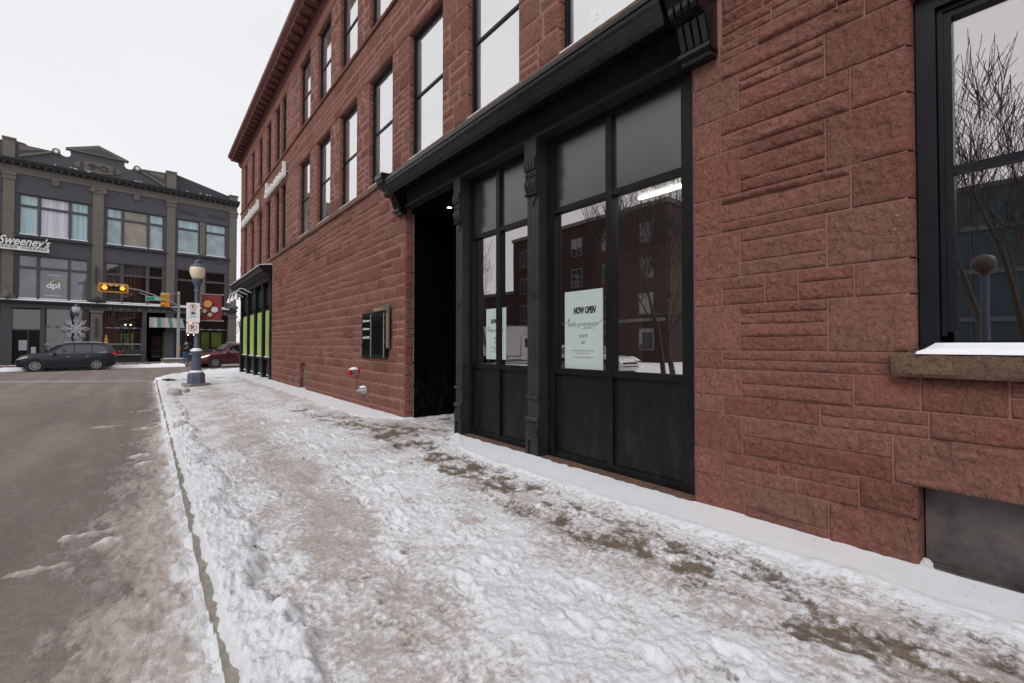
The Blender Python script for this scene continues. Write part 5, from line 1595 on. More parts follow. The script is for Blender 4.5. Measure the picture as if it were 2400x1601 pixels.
# ================================================================== THINGS ON THE RED BUILDING
# shop poster
PO = Thing('poster', 'pale green NOW OPEN bridal poster taped inside the shop window', 'poster', (F0 + 0.052, 3.678, 1.205), world=True)
m = MB(); m.box(F0 + 0.050, F0 + 0.0535, 3.378, 3.978, 1.207, 2.140); PO.part('sheet', m, 'poster_paper')
xp = F0 + 0.048
put_text(PO, 'headline', 'NOW OPEN', 0.105, 'ink', (xp, 3.66, 1.900), ext=0.0008, shear=0.28, width=0.36, bold=0.006)
put_text(PO, 'shop_name', 'bella promessa', 0.085, 'ink_grey', (xp, 3.69, 1.740), ext=0.0008, shear=0.30, width=0.46, bold=-0.001)
m = MB()
m.tube([(xp, 3.955, 1.755), (xp, 3.93, 1.765), (xp, 3.905, 1.80), (xp, 3.895, 1.815), (xp, 3.905, 1.77)], 0.0028, 5)
m.tube([(xp, 3.455, 1.735), (xp, 3.44, 1.74), (xp, 3.405, 1.775), (xp, 3.392, 1.778)], 0.0028, 5)
m.tube([(xp, 3.70, 1.683), (xp, 3.50, 1.688)], 0.0012, 4)
PO.part('flourish', m, 'ink_grey')
put_text(PO, 'sub_name', 'BRIDAL', 0.022, 'ink_grey', (xp, 3.60, 1.698), ext=0.0008, spacing=1.6)
put_text(PO, 'suite', 'SUITE', 0.052, 'ink_grey', (xp, 3.675, 1.595), ext=0.0008, shear=0.28)
put_text(PO, 'number', '307', 0.046, 'ink_grey', (xp, 3.68, 1.520), ext=0.0008, shear=0.28)
for z, L in ((1.425, 0.36), (1.395, 0.18), (1.345, 0.32)):
    q = MB(); rr = random.Random(int(z * 1000)); t = 3.68 - L / 2
    while t < 3.68 + L / 2:
        dw = rr.uniform(0.008, 0.013); q.box(xp - 0.0005, xp + 0.0005, t, t + dw * 0.7, z - 0.006, z + rr.uniform(0.002, 0.007)); t += dw
    o = PO.part('small_print', q, 'ink_tan'); o['kind'] = 'stuff'
# same poster in the other bay
PO2 = copy_tree(PO.e); PO2.location = (PO.e.location.x, 5.405, 1.275); PO2.scale = (1, 0.81, 0.81)
PO2['label'] = 'pale green bridal poster half hidden in the shop window beside the entrance'
for p_ in (PO.e, PO2):
    p_['group'] = 'shop posters'

# tenant directory
DS = Thing('directory_sign', 'black tenant directory board with steel rods on the red wall', 'sign', (W - 0.05, 9.47, 1.22), world=True)
xd = W - 0.050
m = MB(); m.box(xd, W - 0.03, 8.76, 10.20, 1.22, 2.185); DB = DS.part('board', m, 'black_panel')
for k, z in enumerate((2.02, 1.835, 1.65, 1.465, 1.28)):
    g = MB(); g.box(xd - 0.014, xd - 0.009, 8.80, 10.16, z - 0.075, z + 0.10); DS.part('name_plate', g, 'plate_black')
for y in (9.62, 8.93):
    r = MB(); r.tube([(xd - 0.021, y, 1.25), (xd - 0.021, y, 2.14)], 0.007, 8); DS.part('rod', r, 'steel')
    for z in (2.12, 1.955, 1.905, 1.765, 1.715, 1.58, 1.53, 1.395, 1.345, 1.24):
        s = MB(); s.tube([(xd, y, z), (xd - 0.030, y, z)], 0.013, 8); DS.part('standoff', s, 'steel')
for z in (2.12, 1.955, 1.905, 1.765, 1.715, 1.58, 1.53, 1.395, 1.345, 1.24):
    s = MB(); s.tube([(xd, 10.17, z), (xd - 0.026, 10.17, z)], 0.012, 8); DS.part('standoff', s, 'steel')
for z, tx, sh_ in ((2.02, 'bella promessa', 0.35), (1.84, 'thinkmax', 0.0), (1.645, 'ufi HOMES', 0.0)):
    put_text(DS, 'tenant_name', tx, 0.075, 'sign_white', (xd - 0.0165, 9.90, z), ext=0.001, shear=sh_, width=0.40, bold=0.001)
m = MB(); m.box(W - 0.082, W - 0.074, 8.63, 8.78, 1.42, 2.30); m.box(W - 0.082, W - 0.074, 8.781, 9.45, 2.19, 2.30); DS.part('name_strip', m, 'bronze_grey')
m = MB(); rr = random.Random(2)
z = 1.46
while z < 2.08:
    m.box(W - 0.086, W - 0.0825, 8.70, 8.765, z, z + 0.028); z += 0.047
y = 8.95
while y < 9.42:
    m.box(W - 0.086, W - 0.0825, y, y + 0.03, 2.21, 2.21 + rr.uniform(0.035, 0.065)); y += 0.042
o = DS.part('gold_lettering', m, 'gold'); o['kind'] = 'stuff'

# fire department connection
FD = Thing('fire_connection', 'red capped fire department connection sticking out of the red wall', 'hydrant inlet', (W, 10.56, 0.87), world=True)
m = MB(); m.lathe([(0.105, W - 0.012), (0.105, W - 0.034), (0.09, W - 0.042), (0.03, W - 0.042)], (0, 10.52, 0.87), 20, 'x'); FD.part('plate', m, 'red_paint', smooth=40)
m = MB(); m.tube([(W - 0.03, 10.52, 0.87), (W - 0.14, 10.52, 0.87), (W - 0.20, 10.49, 0.85)], [0.060, 0.058, 0.052], 14); m.tube([(W - 0.12, 10.54, 0.87), (W - 0.20, 10.62, 0.86)], [0.05, 0.045], 14); FD.part('pipe', m, 'galvanised', smooth=40)
m = MB(); m.tube([(W - 0.195, 10.492, 0.852), (W - 0.255, 10.46, 0.832)], [0.064, 0.060], 14); FD.part('cap', m, 'red_paint', smooth=40)
m = MB(); m.lathe([(0.11, 0.0), (0.09, 0.03), (0.04, 0.05), (0.01, 0.055)], (W - 0.11, 10.52, 0.918), 12); FD.part('snow', m, 'clean_snow', smooth=80)
# wall exhaust hood
EX = Thing('exhaust_hood', 'small grey metal exhaust hood low on the red wall with snow on top', 'vent', (W, 10.05, 0.46), world=True)
m = MB(); m.lathe([(0.10, W - 0.015), (0.10, W - 0.03), (0.09, W - 0.035), (0.085, W - 0.05), (0.02, W - 0.21)], (0, 10.04, 0.47), 16, 'x'); EX.part('cone', m, 'galvanised', smooth=40)
m = MB(); m.lathe([(0.085, 0.0), (0.07, 0.025), (0.02, 0.04)], (W - 0.075, 10.04, 0.535), 12); EX.part('snow', m, 'clean_snow', smooth=80)

# raised white lettering, seen nearly edge on
def stroke_sign(name, label, ya, yb, z0, base_h, talls, n):
    T = Thing(name, label, 'sign', (W - 0.1, 0.5 * (ya + yb), z0), group='raised white wall lettering', world=True)
    for k in range(n):
        y = ya + (yb - ya) * (k + 0.5) / n; w = (yb - ya) / n * 0.62
        h = talls.get(k, base_h); lo = -0.22 if k in (n - 1,) and talls.get('drop') else 0
        m = MB()
        m.box(W - 0.17, W - 0.07, y - w / 2, y - w / 2 + w * 0.26, z0 + lo, z0 + h)
        m.box(W - 0.17, W - 0.07, y + w / 2 - w * 0.26, y + w / 2, z0, z0 + base_h * (0.9 if k % 3 else 0.55))
        m.box(W - 0.17, W - 0.07, y - w * 0.24, y + w * 0.24, z0 + base_h * (0.35 if k % 2 else 0.78), z0 + base_h * (0.55 if k % 2 else 1.0))
        T.part('letter', m, 'sign_white')
    m = MB(); m.box(W - 0.07, W - 0.032, ya, yb, z0 + 0.12, z0 + 0.17); T.part('raceway', m, 'galvanised')
stroke_sign('raised_lettering', 'white raised letters with tall first and last letter on the upper red wall', 17.5, 21.0, 7.50, 0.26, {6: 0.55, 0: 0.50}, 7)
stroke_sign('raised_lettering', 'white raised letters nearest the far corner of the red building', 22.5, 26.8, 7.48, 0.30, {0: 0.40, 4: 0.42}, 9)

# three gooseneck lamps over the far shopfront
for i, (y, tx) in enumerate(((24.3, 'nearest'), (25.5, 'middle'), (26.7, 'farthest'))):
    G = Thing('gooseneck_lamp', tx + ' of three white gooseneck lamps over the far shopfront', 'lamp', (W - 0.1, y, 3.95), group='gooseneck lamps', world=True)
    m = MB(); m.tube([(W - 0.05, y, 3.92), (W - 0.20, y, 3.98), (W - 0.40, y + 0.05, 4.10), (W - 0.55, y + 0.08, 4.08), (W - 0.63, y + 0.1, 3.95), (W - 0.65, y + 0.1, 3.82)], 0.016, 8); G.part('arm', m, 'sign_white', smooth=60)
    m = MB(); m.lathe([(0.11, 3.58), (0.10, 3.63), (0.045, 3.80), (0.03, 3.84)], (W - 0.65, y + 0.1, 0), 14); G.part('shade', m, 'sign_white', smooth=40)

# ================================================================== STREET LAMPS
def lamp_geo(T, globe, snow=True):
    P = []
    m = MB(); m.box(-0.33, 0.33, -0.33, 0.33, -0.02, 0.05); T.part('plinth', m, 'concrete')
    m = MB(); m.lathe([(0.285, 0.05), (0.285, 0.36), (0.27, 0.38), (0.25, 0.40), (0.25, 0.43), (0.235, 0.44)], n=8); T.part('base', m, 'lamp_blue')
    m = MB(); m.lathe([(0.23, 0.43), (0.16, 0.50), (0.05, 0.56)], n=14)
    if snow:
        T.part('snow', m, 'clean_snow', smooth=60)
    m = MB(); pr = []
    n = 24
    for z, r in ((0.44, 0.155), (0.55, 0.15), (1.02, 0.135), (1.08, 0.15), (1.12, 0.165), (1.16, 0.19), (1.20, 0.155)):
        pr.append((r, z))
    vs_ = []
    for r, z in pr:
        for k in range(n):
            rr_ = r * (1.0 if k % 2 else (0.90 if 0.5 < z < 1.05 else 1.0)); a = 2 * math.pi * k / n
            vs_.append((rr_ * math.cos(a), rr_ * math.sin(a), z))
    fs_ = [(i * n + k, i * n + (k + 1) % n, (i + 1) * n + (k + 1) % n, (i + 1) * n + k) for i in range(len(pr) - 1) for k in range(n)] + [tuple(range((len(pr) - 1) * n, len(pr) * n))]
    m.add(vs_, fs_); T.part('pedestal', m, 'lamp_blue')
    if snow:
        m = MB(); m.lathe([(0.19, 1.195), (0.17, 1.25), (0.10, 1.30), (0.07, 1.31)], n=14); T.part('snow', m, 'clean_snow', smooth=60)
    m = MB(); m.lathe([(0.085, 1.20), (0.085, 1.34), (0.10, 1.36), (0.082, 1.40), (0.075, 3.30), (0.10, 3.32), (0.10, 3.36), (0.078, 3.38), (0.078, 3.50), (0.10, 3.52), (0.12, 3.60), (0.15, 3.68), (0.17, 3.72), (0.17, 3.78), (0.10, 3.80)], n=16); T.part('pole', m, 'lamp_blue', smooth=35)
    m = MB(); m.lathe([(0.14, 3.79), (0.17, 3.83), (0.215, 3.93), (0.238, 4.05), (0.232, 4.15), (0.205, 4.225)], n=24); G = T.part('globe', m, globe, smooth=80)
    m = MB(); m.lathe([(0.225, 4.215), (0.23, 4.24), (0.15, 4.285), (0.10, 4.33), (0.08, 4.36), (0.095, 4.39), (0.06, 4.44), (0.02, 4.475)], n=18); T.part('cap', m, 'lamp_blue', smooth=45)

LP = Thing('street_lamp', 'blue grey lamp post with cream acorn globe standing in the sidewalk snow', 'lamp post', (1.38, 19.8, 0.06), R(20), group='street lamps')
lamp_geo(LP, 'lamp_globe')

# signs and banner on the near lamp: they face the driver, back along the street
CA = -R(12)
def sign_plate(T, w, h, r=0.03, mat='sign_white'):
    pts = []
    for cx, cz, a0 in ((w / 2 - r, h / 2 - r, 0), (-w / 2 + r, h / 2 - r, 90), (-w / 2 + r, -h / 2 + r, 180), (w / 2 - r, -h / 2 + r, 270)):
        for k in range(4):
            a = R(a0 + 30 * k); pts.append((cx + r * math.cos(a), cz + r * math.sin(a)))
    m = MB(); m.prism(pts, 0.0, 0.006, 'y'); return T.part('plate', m, mat)
def ring(T, cz, r, mat, w=0.02, slash=True):
    m = MB(); n = 28; vs_ = []
    for k in range(n):
        a = 2 * math.pi * k / n
        for q in (r, r - w):
            vs_.append((q * math.cos(a), -0.003, cz + q * math.sin(a)))
    m.add(vs_, [(2 * k, 2 * ((k + 1) % n), 2 * ((k + 1) % n) + 1, 2 * k + 1) for k in range(n)])
    if slash:
        d = r - w * 0.5; a, b = R(135), R(-45); nx, nz = math.cos(R(45)) * w * 0.5, math.sin(R(45)) * w * 0.5
        p = (d * math.cos(a), cz + d * math.sin(a)); q = (d * math.cos(b), cz + d * math.sin(b))
        m.add([(p[0] + nx, -0.004, p[1] + nz), (p[0] - nx, -0.004, p[1] - nz), (q[0] - nx, -0.004, q[1] - nz), (q[0] + nx, -0.004, q[1] + nz)], [(0, 1, 2, 3)])
    T.part('ring', m, mat, fix=False)
lampx, lampy = 1.38, 19.8
PS = Thing('parking_sign', 'taller white no parking sign with bus symbol on the near lamp post', 'sign', (lampx - 0.12, lampy - 0.13, 2.62), CA, group='parking signs')
sign_plate(PS, 0.40, 0.70); ring(PS, 0.20, 0.105, 'sign_red', 0.018); ring(PS, -0.02, 0.10, 'sign_teal', 0.016, False)
put_text(PS, 'letter', 'P', 0.15, 'ink', (0, -0.002, 0.20), FACROT, ext=0.0005, bold=0.006)
m = MB(); m.box(-0.055, 0.055, -0.004, -0.001, -0.05, 0.005); m.box(-0.035, 0.035, -0.004, -0.001, 0.006, 0.03); m.box(-0.045, -0.025, -0.004, -0.001, -0.065, -0.05); m.box(0.025, 0.045, -0.004, -0.001, -0.065, -0.05); PS.part('car_symbol', m, 'ink')
m = MB()
for k in range(9):
    m.box(-0.13 + k * 0.029, -0.13 + k * 0.029 + 0.02, -0.003, -0.001, -0.165, -0.145)
o = PS.part('small_print', m, 'ink_grey'); o['kind'] = 'stuff'
m = MB(); m.box(-0.09, 0.09, 0.006, 0.05, 0.18, 0.21); m.box(-0.09, 0.09, 0.006, 0.05, -0.25, -0.22); PS.part('strap', m, 'galvanised')
PS2 = Thing('parking_sign', 'smaller white no parking sign below the tall one on the near lamp post', 'sign', (lampx - 0.135, lampy - 0.13, 2.065), CA, group='parking signs')
sign_plate(PS2, 0.37, 0.36); ring(PS2, 0.02, 0.125, 'sign_red', 0.022)
put_text(PS2, 'letter', 'P', 0.18, 'ink', (0, -0.002, 0.02), FACROT, ext=0.0005, bold=0.008)
m = MB(); m.prism([(-0.13, -0.13), (-0.16, -0.145), (-0.13, -0.16)], -0.003, -0.001, 'y') if False else m.prism([(-0.15, -0.125), (-0.115, -0.105), (-0.115, -0.145)], -0.003, -0.001, 'y'); PS2.part('arrow', m, 'ink')
m = MB(); m.box(-0.09, 0.09, 0.006, 0.05, 0.05, 0.08); PS2.part('strap', m, 'galvanised')
BN = Thing('banner', 'red christmas banner with gold and silver baubles on the near lamp post', 'banner', (lampx + 0.075, lampy, 2.36), CA)
m = MB(); vs_ = []
for k in range(11):
    for j in range(9):
        x = 0.06 + 0.62 * k / 10; z = 0.94 * j / 8
        vs_.append((x, 0.02 * math.sin(x * 7) * (0.4 + 0.6 * z), z))
m.add(vs_, [(k * 9 + j, (k + 1) * 9 + j, (k + 1) * 9 + j + 1, k * 9 + j + 1) for k in range(10) for j in range(8)])
BNC = BN.part('cloth', m, 'banner_red', smooth=80, fix=False)
for x, z, r, mt in ((0.25, 0.60, 0.13, 'bauble_gold'), (0.46, 0.40, 0.105, 'bauble_silver'), (0.15, 0.34, 0.07, 'bauble_green'), (0.32, 0.21, 0.07, 'bauble_green')):
    m = MB(); m.lathe([(r, -0.034), (r, -0.026)], (x, 0, z), 20, 'y'); BN.part('bauble', m, mt)
for z in (-0.01, 0.95):
    m = MB(); m.tube([(-0.05, 0, z), (0.71, 0, z)], 0.012, 8); m.lathe([(0.026, 0.69), (0.026, 0.73)], (0, 0, z), 10, 'x'); BN.part('arm', m, 'galvanised')

# lamp across the side street with a snowflake decoration
p_ = fpt(-11.10, -3.2, 0.0)
L2 = Thing('street_lamp', 'blue lamp post with snow topped globe behind the passing dark blue car', 'lamp post', tuple(p_), FA, group='street lamps')
lamp_geo(L2, 'globe_white')
SF = Thing('snowflake_decoration', 'white snowflake light decoration on the lamp post across the side street', 'decoration', (p_.x, p_.y, 2.62), FA)
for k in range(8):
    a = 2 * math.pi * k / 8 + math.pi / 8 * 0
    m = MB(); ca, sa = math.cos(a), math.sin(a)
    def P_(u, v): return (0.74 * (u * ca - v * sa), -0.14, 0.90 * (u * sa + v * ca))
    m.tube([P_(0.05, 0), P_(0.50, 0)], 0.035, 6)
    m.tube([P_(0.42, 0), P_(0.68, 0.15), P_(0.98, 0), P_(0.68, -0.15), P_(0.42, 0)], 0.026, 6)
    m.tube([P_(0.60, 0), P_(0.76, 0)], 0.03, 6)
    m.tube([P_(0.25, 0), P_(0.36, 0.14)], 0.022, 6); m.tube([P_(0.25, 0), P_(0.36, -0.14)], 0.022, 6)
    SF.part('arm', m, 'globe_white')
m = MB(); m.box(-0.05, 0.05, -0.15, -0.07, -0.05, 0.05); SF.part('clamp', m, 'galvanised')
L3 = Thing('street_lamp', 'distant lamp post seen in the gap beside the far shopfront', 'lamp post', (9.15, 66.2, 0.0), 0, group='street lamps')
lamp_geo(L3, 'lamp_globe')

# ================================================================== TRAFFIC SIGNAL
tp = fpt(-4.9, -2.55, 0.0)
TS = Thing('traffic_signal', 'galvanised signal pole with mast arm and horizontal amber lit signal head', 'traffic light', tuple(tp), FA)
m = MB(); m.lathe([(0.20, 0.0), (0.20, 0.08), (0.125, 0.10), (0.105, 3.0), (0.085, 5.75), (0.10, 5.78), (0.07, 5.88), (0.01, 5.92)], n=14); TS.part('pole', m, 'galvanised', smooth=40)
m = MB(); m.tube([(0, 0, 4.75), (-0.9, -0.05, 5.15), (-1.9, -0.1, 5.58), (-2.6, -0.15, 5.80), (-3.3, -0.2, 5.90)], 0.045, 8); m.tube([(0, 0, 4.2), (-0.9, -0.05, 4.85), (-2.6, -0.12, 5.62)], 0.035, 8); TS.part('mast_arm', m, 'galvanised', smooth=60)
bk = []
for cx, cz, a0 in ((-3.37, 6.05, 0), (-4.91, 6.05, 90), (-4.91, 5.59, 180), (-3.37, 5.59, 270)):
    for k in range(4):
        bk.append((cx + 0.12 * math.cos(R(a0 + 30 * k)), cz + 0.13 * math.sin(R(a0 + 30 * k))))
m = MB(); m.prism(bk, -0.30, -0.27, 'y'); SHD = TS.part('signal_head', m, 'signal_yellow')
m = MB(); m.box(-4.88, -3.40, -0.33, -0.301, 5.60, 6.04); TS.part('face', m, 'signal_black', SHD)
for k, (t, mt, r) in enumerate(((-4.66, 'signal_red_on', 0.165), (-4.30, 'signal_amber_off', 0.12), (-3.98, 'signal_green_off', 0.12), (-3.62, 'signal_red_on', 0.155))):
    m = MB(); m.lathe([(r, -0.345), (r * 0.7, -0.365), (0.02, -0.375)], (t, 0, 5.82), 18, 'y'); TS.part('lens', m, mt, SHD, smooth=60)
    m = MB(); n = 10; vs_ = []
    for q in range(n + 1):
        a = math.pi * q / n
        for yy, rr_ in ((-0.331, r + 0.03), (-0.56, r + 0.02)):
            vs_.append((t + rr_ * math.cos(a), yy, 5.82 + rr_ * math.sin(a)))
    m.add(vs_, [(2 * q, 2 * q + 1, 2 * q + 3, 2 * q + 2) for q in range(n)]); TS.part('visor', m, 'signal_black', SHD, fix=False)
    m = MB(); m.lathe([(0.13, 0.0), (0.10, 0.03), (0.03, 0.04)], (t, -0.46, 5.82 + r + 0.02), 10); TS.part('snow', m, 'clean_snow', SHD)
# side-facing three lamp head
for k in range(3):
    m = MB(); z = 5.50 - 0.38 * k; m.box(-0.95, -0.66, -0.30, 0.02, z - 0.17, z + 0.17); m.lathe([(0.17, -1.22), (0.16, -0.951)], (0, -0.14, z), 14, 'x'); TS.part('side_lamp', m, 'signal_yellow')
    m = MB(); m.box(-1.2, -0.7, -0.22, -0.06, z + 0.171, z + 0.20); TS.part('snow', m, 'clean_snow')
m = MB(); m.tube([(0, 0, 5.70), (-0.80, -0.14, 5.72)], 0.02, 6); m.tube([(0, 0, 4.55), (-0.80, -0.14, 4.60)], 0.02, 6); TS.part('side_bracket', m, 'galvanised')
m = MB(); m.tube([(0, 0, 3.60), (0.70, -0.2, 3.62)], 0.02, 6); m.tube([(0, 0, 2.70), (0.70, -0.2, 2.72)], 0.02, 6); TS.part('walk_bracket', m, 'galvanised')
m = MB(); m.box(0.55, 0.98, -0.40, -0.10, 2.98, 3.45); WK = TS.part('walk_signal', m, 'signal_black')
m = MB(); m.lathe([(0.085, -0.425), (0.085, -0.401)], (0.76, 0, 3.16), 12, 'y')
for q in range(4):
    m.box(0.69 + q * 0.04, 0.717 + q * 0.04, -0.425, -0.401, 3.20, 3.33 + 0.02 * (1 if q in (1, 2) else 0))
m.box(0.82, 0.87, -0.425, -0.401, 3.16, 3.24); TS.part('hand', m, 'hand_orange', WK)
m = MB(); m.box(-0.02, 0.12, -0.16, -0.105, 1.0, 1.35); TS.part('push_button', m, 'signal_yellow')
SN = Thing('street_sign', 'green street name sign reading Main on the signal mast arm', 'sign', tuple(fpt(-6.50, -2.80, 5.19)), FA)
m = MB(); m.box(-0.60, 0.59, -0.012, 0.0, -0.16, 0.16); SN.part('plate', m, 'sign_white')
m = MB(); m.box(-0.58, 0.57, -0.017, -0.0125, -0.138, 0.138); SN.part('face', m, 'sign_green')
put_text(SN, 'lettering', 'Main', 0.23, 'sign_white', (0.20, -0.020, 0.0), FACROT, ext=0.001, bold=0.004)
m = MB(); m.tube([(0, 0.0, 0.1), (0, 0.10, 0.35)], 0.02, 6); SN.part('clamp', m, 'galvanised')

# ================================================================== VEHICLES
def car(name, label, paint, loc, rz, L=4.65, Wd=1.86, H=1.67, wb=2.72, group=None, lamp_on=False, rails=True):
    T = Thing(name, label, 'car', loc, rz, group)
    h = Wd / 2
    # stations along the car, front at -x : (x, bottom, belt, top, half width, half width at roof)
    st = [(-0.50, 0.42, 0.55, 0.62, 0.62, 0.55), (-0.485, 0.30, 0.62, 0.72, 0.80, 0.70), (-0.45, 0.26, 0.74, 0.93, 0.92, 0.80), (-0.38, 0.25, 0.84, 1.02, 0.985, 0.85), (-0.30, 0.25, 0.91, 1.06, 1.0, 0.86),
          (-0.215, 0.22, 0.94, 1.07, 1.0, 0.85), (-0.13, 0.22, 0.97, 1.38, 1.0, 0.74), (-0.055, 0.22, 0.985, 1.60, 1.0, 0.70), (0.03, 0.22, 1.0, 1.655, 1.0, 0.70), (0.15, 0.22, 1.02, 1.67, 1.0, 0.70), (0.28, 0.22, 1.04, 1.66, 1.0, 0.69), (0.385, 0.22, 1.06, 1.63, 0.99, 0.67),
          (0.442, 0.25, 1.08, 1.52, 0.97, 0.66), (0.480, 0.30, 1.08, 1.18, 0.93, 0.72), (0.495, 0.42, 0.90, 0.98, 0.86, 0.76)]
    k = H / 1.67
    m = MB(); vs_ = []; rows = []
    for x, zb, zl, zt, w, wt in st:
        zb, zl, zt = zb * k, zl * k, zt * k; w *= h; wt *= h
        half = [(0.0, zb), (0.80 * w, zb), (0.96 * w, zb + 0.10), (w, 0.5 * (zb + zl)), (0.985 * w, zl - 0.05), (0.955 * w, zl), (wt + 0.02, zt - 0.07 * min(1, (zt - zl) / 0.3)), (wt * 0.86, zt - 0.012), (0.0, zt)]
        row = [(x * L, y, z) for y, z in half] + [(x * L, -y, z) for y, z in half[-2:0:-1]]
        rows.append(row); vs_ += row
    n = len(rows[0])
    fs_ = [(i * n + j, i * n + (j + 1) % n, (i + 1) * n + (j + 1) % n, (i + 1) * n + j) for i in range(len(rows) - 1) for j in range(n)] + [tuple(range(n))[::-1], tuple((len(rows) - 1) * n + j for j in range(n))]
    m.add(vs_, fs_)
    B = T.part('body', m, paint, smooth=38)
    def surf(x, z, out=0.008):            # point on the glasshouse side
        for a, b in zip(st[:-1], st[1:]):
            if a[0] * L <= x <= b[0] * L:
                t = (x - a[0] * L) / ((b[0] - a[0]) * L)
                q = [a[i] + (b[i] - a[i]) * t for i in range(6)]
                zl, zt = q[2] * k, (q[3] - 0.07) * k
                u = max(0, min(1, (z - zl) / max(0.05, zt - zl)))
                return h * (0.955 * q[4] * (1 - u) + (q[5] + 0.022) * u) + out
        return h
    def side_glass(poly, mat, nm, out=0.008):
        for s in (-1, 1):
            g = MB(); pts = [(x * L, s * surf(x * L, z * k, out), z * k) for x, z in poly]
            inn = [(p[0], p[1] - s * 0.012, p[2]) for p in pts]; q = len(pts)
            g.add(pts + inn, [tuple(range(q)), tuple(range(2 * q - 1, q - 1, -1))] + [(i, q + i, q + (i + 1) % q, (i + 1) % q) for i in range(q)])
            T.part(nm, g, mat, B)
    side_glass([(-0.165, 1.00), (-0.105, 1.27), (-0.055, 1.47), (0.045, 1.535), (0.045, 1.025)], 'car_glass', 'window')
    side_glass([(0.062, 1.03), (0.062, 1.535), (0.225, 1.535), (0.225, 1.06)], 'car_glass', 'window')
    side_glass([(0.242, 1.065), (0.242, 1.53), (0.33, 1.48), (0.385, 1.28), (0.385, 1.12)], 'car_glass', 'window')
    side_glass([(-0.19, 0.985), (-0.19, 1.0), (0.39, 1.105), (0.39, 1.085)], 'chrome', 'window_trim', 0.012)
    g = MB(); a, b = st[5], st[7]
    g.add([(-0.19 * L, -0.72 * h, 1.13 * k), (-0.19 * L, 0.72 * h, 1.13 * k), (-0.065 * L, 0.60 * h, 1.575 * k), (-0.065 * L, -0.60 * h, 1.575 * k)], [(0, 1, 2, 3)])
    g.v = [(x - 0.012 * L * 0.5, y, z + 0.035) for x, y, z in g.v]; T.part('windscreen', g, 'car_glass', B)
    g = MB(); g.add([(0.462 * L, -0.60 * h, 1.22 * k), (0.462 * L, 0.60 * h, 1.22 * k), (0.408 * L, 0.54 * h, 1.56 * k), (0.408 * L, -0.54 * h, 1.56 * k)], [(0, 1, 2, 3)])
    g.v = [(x + 0.03, y, z + 0.02) for x, y, z in g.v]; T.part('rear_window', g, 'car_glass', B)
    for s in (-1, 1):
        g = MB(); g.tube([(-0.04 * L, s * 0.66 * h, 1.665 * k), (0.0, s * 0.67 * h, 1.70 * k), (0.28 * L, s * 0.66 * h, 1.70 * k), (0.34 * L, s * 0.65 * h, 1.655 * k)], 0.022, 6)
        if rails:
            T.part('roof_rail', g, 'chrome', B)
        g = MB(); g.prism([(-0.490 * L, 0.72), (-0.40 * L, 0.90), (-0.36 * L, 0.90), (-0.46 * L, 0.74)], s * 0.60 * h, s * 0.935 * h, 'y'); T.part('head_lamp', g, 'head_lamp_on' if lamp_on else 'head_lamp', B)
        g = MB(); g.prism([(0.455 * L, 0.92 * k), (0.492 * L, 0.92 * k), (0.482 * L, 1.08 * k), (0.42 * L, 1.07 * k)], s * 0.62 * h, s * 0.955 * h, 'y'); T.part('tail_lamp', g, 'tail_lamp', B)
        g = MB(); g.prism([(-0.155 * L, 1.02), (-0.12 * L, 1.02), (-0.12 * L, 1.14), (-0.145 * L, 1.14)], s * (h - 0.02), s * (h + 0.16), 'y'); T.part('mirror', g, paint, B)
        g = MB(); g.box(-0.36 * L, 0.36 * L, min(s * (h - 0.06), s * (h + 0.006)), max(s * (h - 0.06), s * (h + 0.006)), 0.235, 0.33); T.part('sill', g, 'plastic', B)
        for x in (-0.02, 0.17):
            g = MB(); g.box(x * L, x * L + 0.16, min(s * (h - 0.01), s * (h + 0.012)), max(s * (h - 0.01), s * (h + 0.012)), 0.86, 0.885); T.part('door_handle', g, 'chrome', B)
    g = MB(); g.box(-0.497 * L, -0.44 * L, -0.55 * h, 0.55 * h, 0.42, 0.66); T.part('grille', g, 'plastic', B)
    R_ = 0.35
    for x in (-wb / 2 - 0.02 * L, wb / 2 - 0.02 * L):
        for s in (-1, 1):
            g = MB(); g.lathe([(R_ + 0.09, s * (h - 0.10)), (R_ + 0.09, s * (h + 0.004)), (R_ + 0.02, s * (h + 0.006))], (x, 0, R_ + 0.015), 22, 'y'); T.part('wheel_arch', g, 'plastic')
            y0 = s * (h - 0.20); y1 = s * (h + 0.012)
            g = MB(); g.lathe([(R_ * 0.66, y0), (R_ * 0.97, y0), (R_, y0 + s * 0.03), (R_, y1 - s * 0.03), (R_ * 0.96, y1), (R_ * 0.68, y1 + s * 0.004)], (x, 0, R_), 24, 'y'); WH = T.part('wheel', g, 'tyre', smooth=40)
            g = MB(); g.lathe([(R_ * 0.70, y1 - s * 0.03), (R_ * 0.70, y1 + s * 0.008), (R_ * 0.60, y1 + s * 0.006), (R_ * 0.58, y1 - s * 0.02)], (x, 0, R_), 24, 'y')
            for q in range(10):
                a = 2 * math.pi * q / 10; ca, sa = math.cos(a), math.sin(a)
                p = [(x + ca * 0.03 - sa * 0.025, R_ + sa * 0.03 + ca * 0.025), (x + ca * 0.03 + sa * 0.025, R_ + sa * 0.03 - ca * 0.025), (x + ca * R_ * 0.6 + sa * 0.018, R_ + sa * R_ * 0.6 - ca * 0.018), (x + ca * R_ * 0.6 - sa * 0.018, R_ + sa * R_ * 0.6 + ca * 0.018)]
                g.prism(p, y1 - s * 0.015, y1 + s * 0.01, 'y')
            T.part('rim', g, 'rim', WH)
    return T
c_ = fpt(-11.56, -9.1, -0.138)
car('passing_car', 'dark blue family car driving along the side street before the grey building', 'car_blue', tuple(c_), FA, 4.55, 1.86, 1.74, 2.70)
car('passing_car', 'dark red off-roader with lit headlamps half hidden by the red building', 'car_red', (4.85, 38.9, -0.138), FA + R(8), 4.6, 1.84, 1.74, 2.66, lamp_on=True)

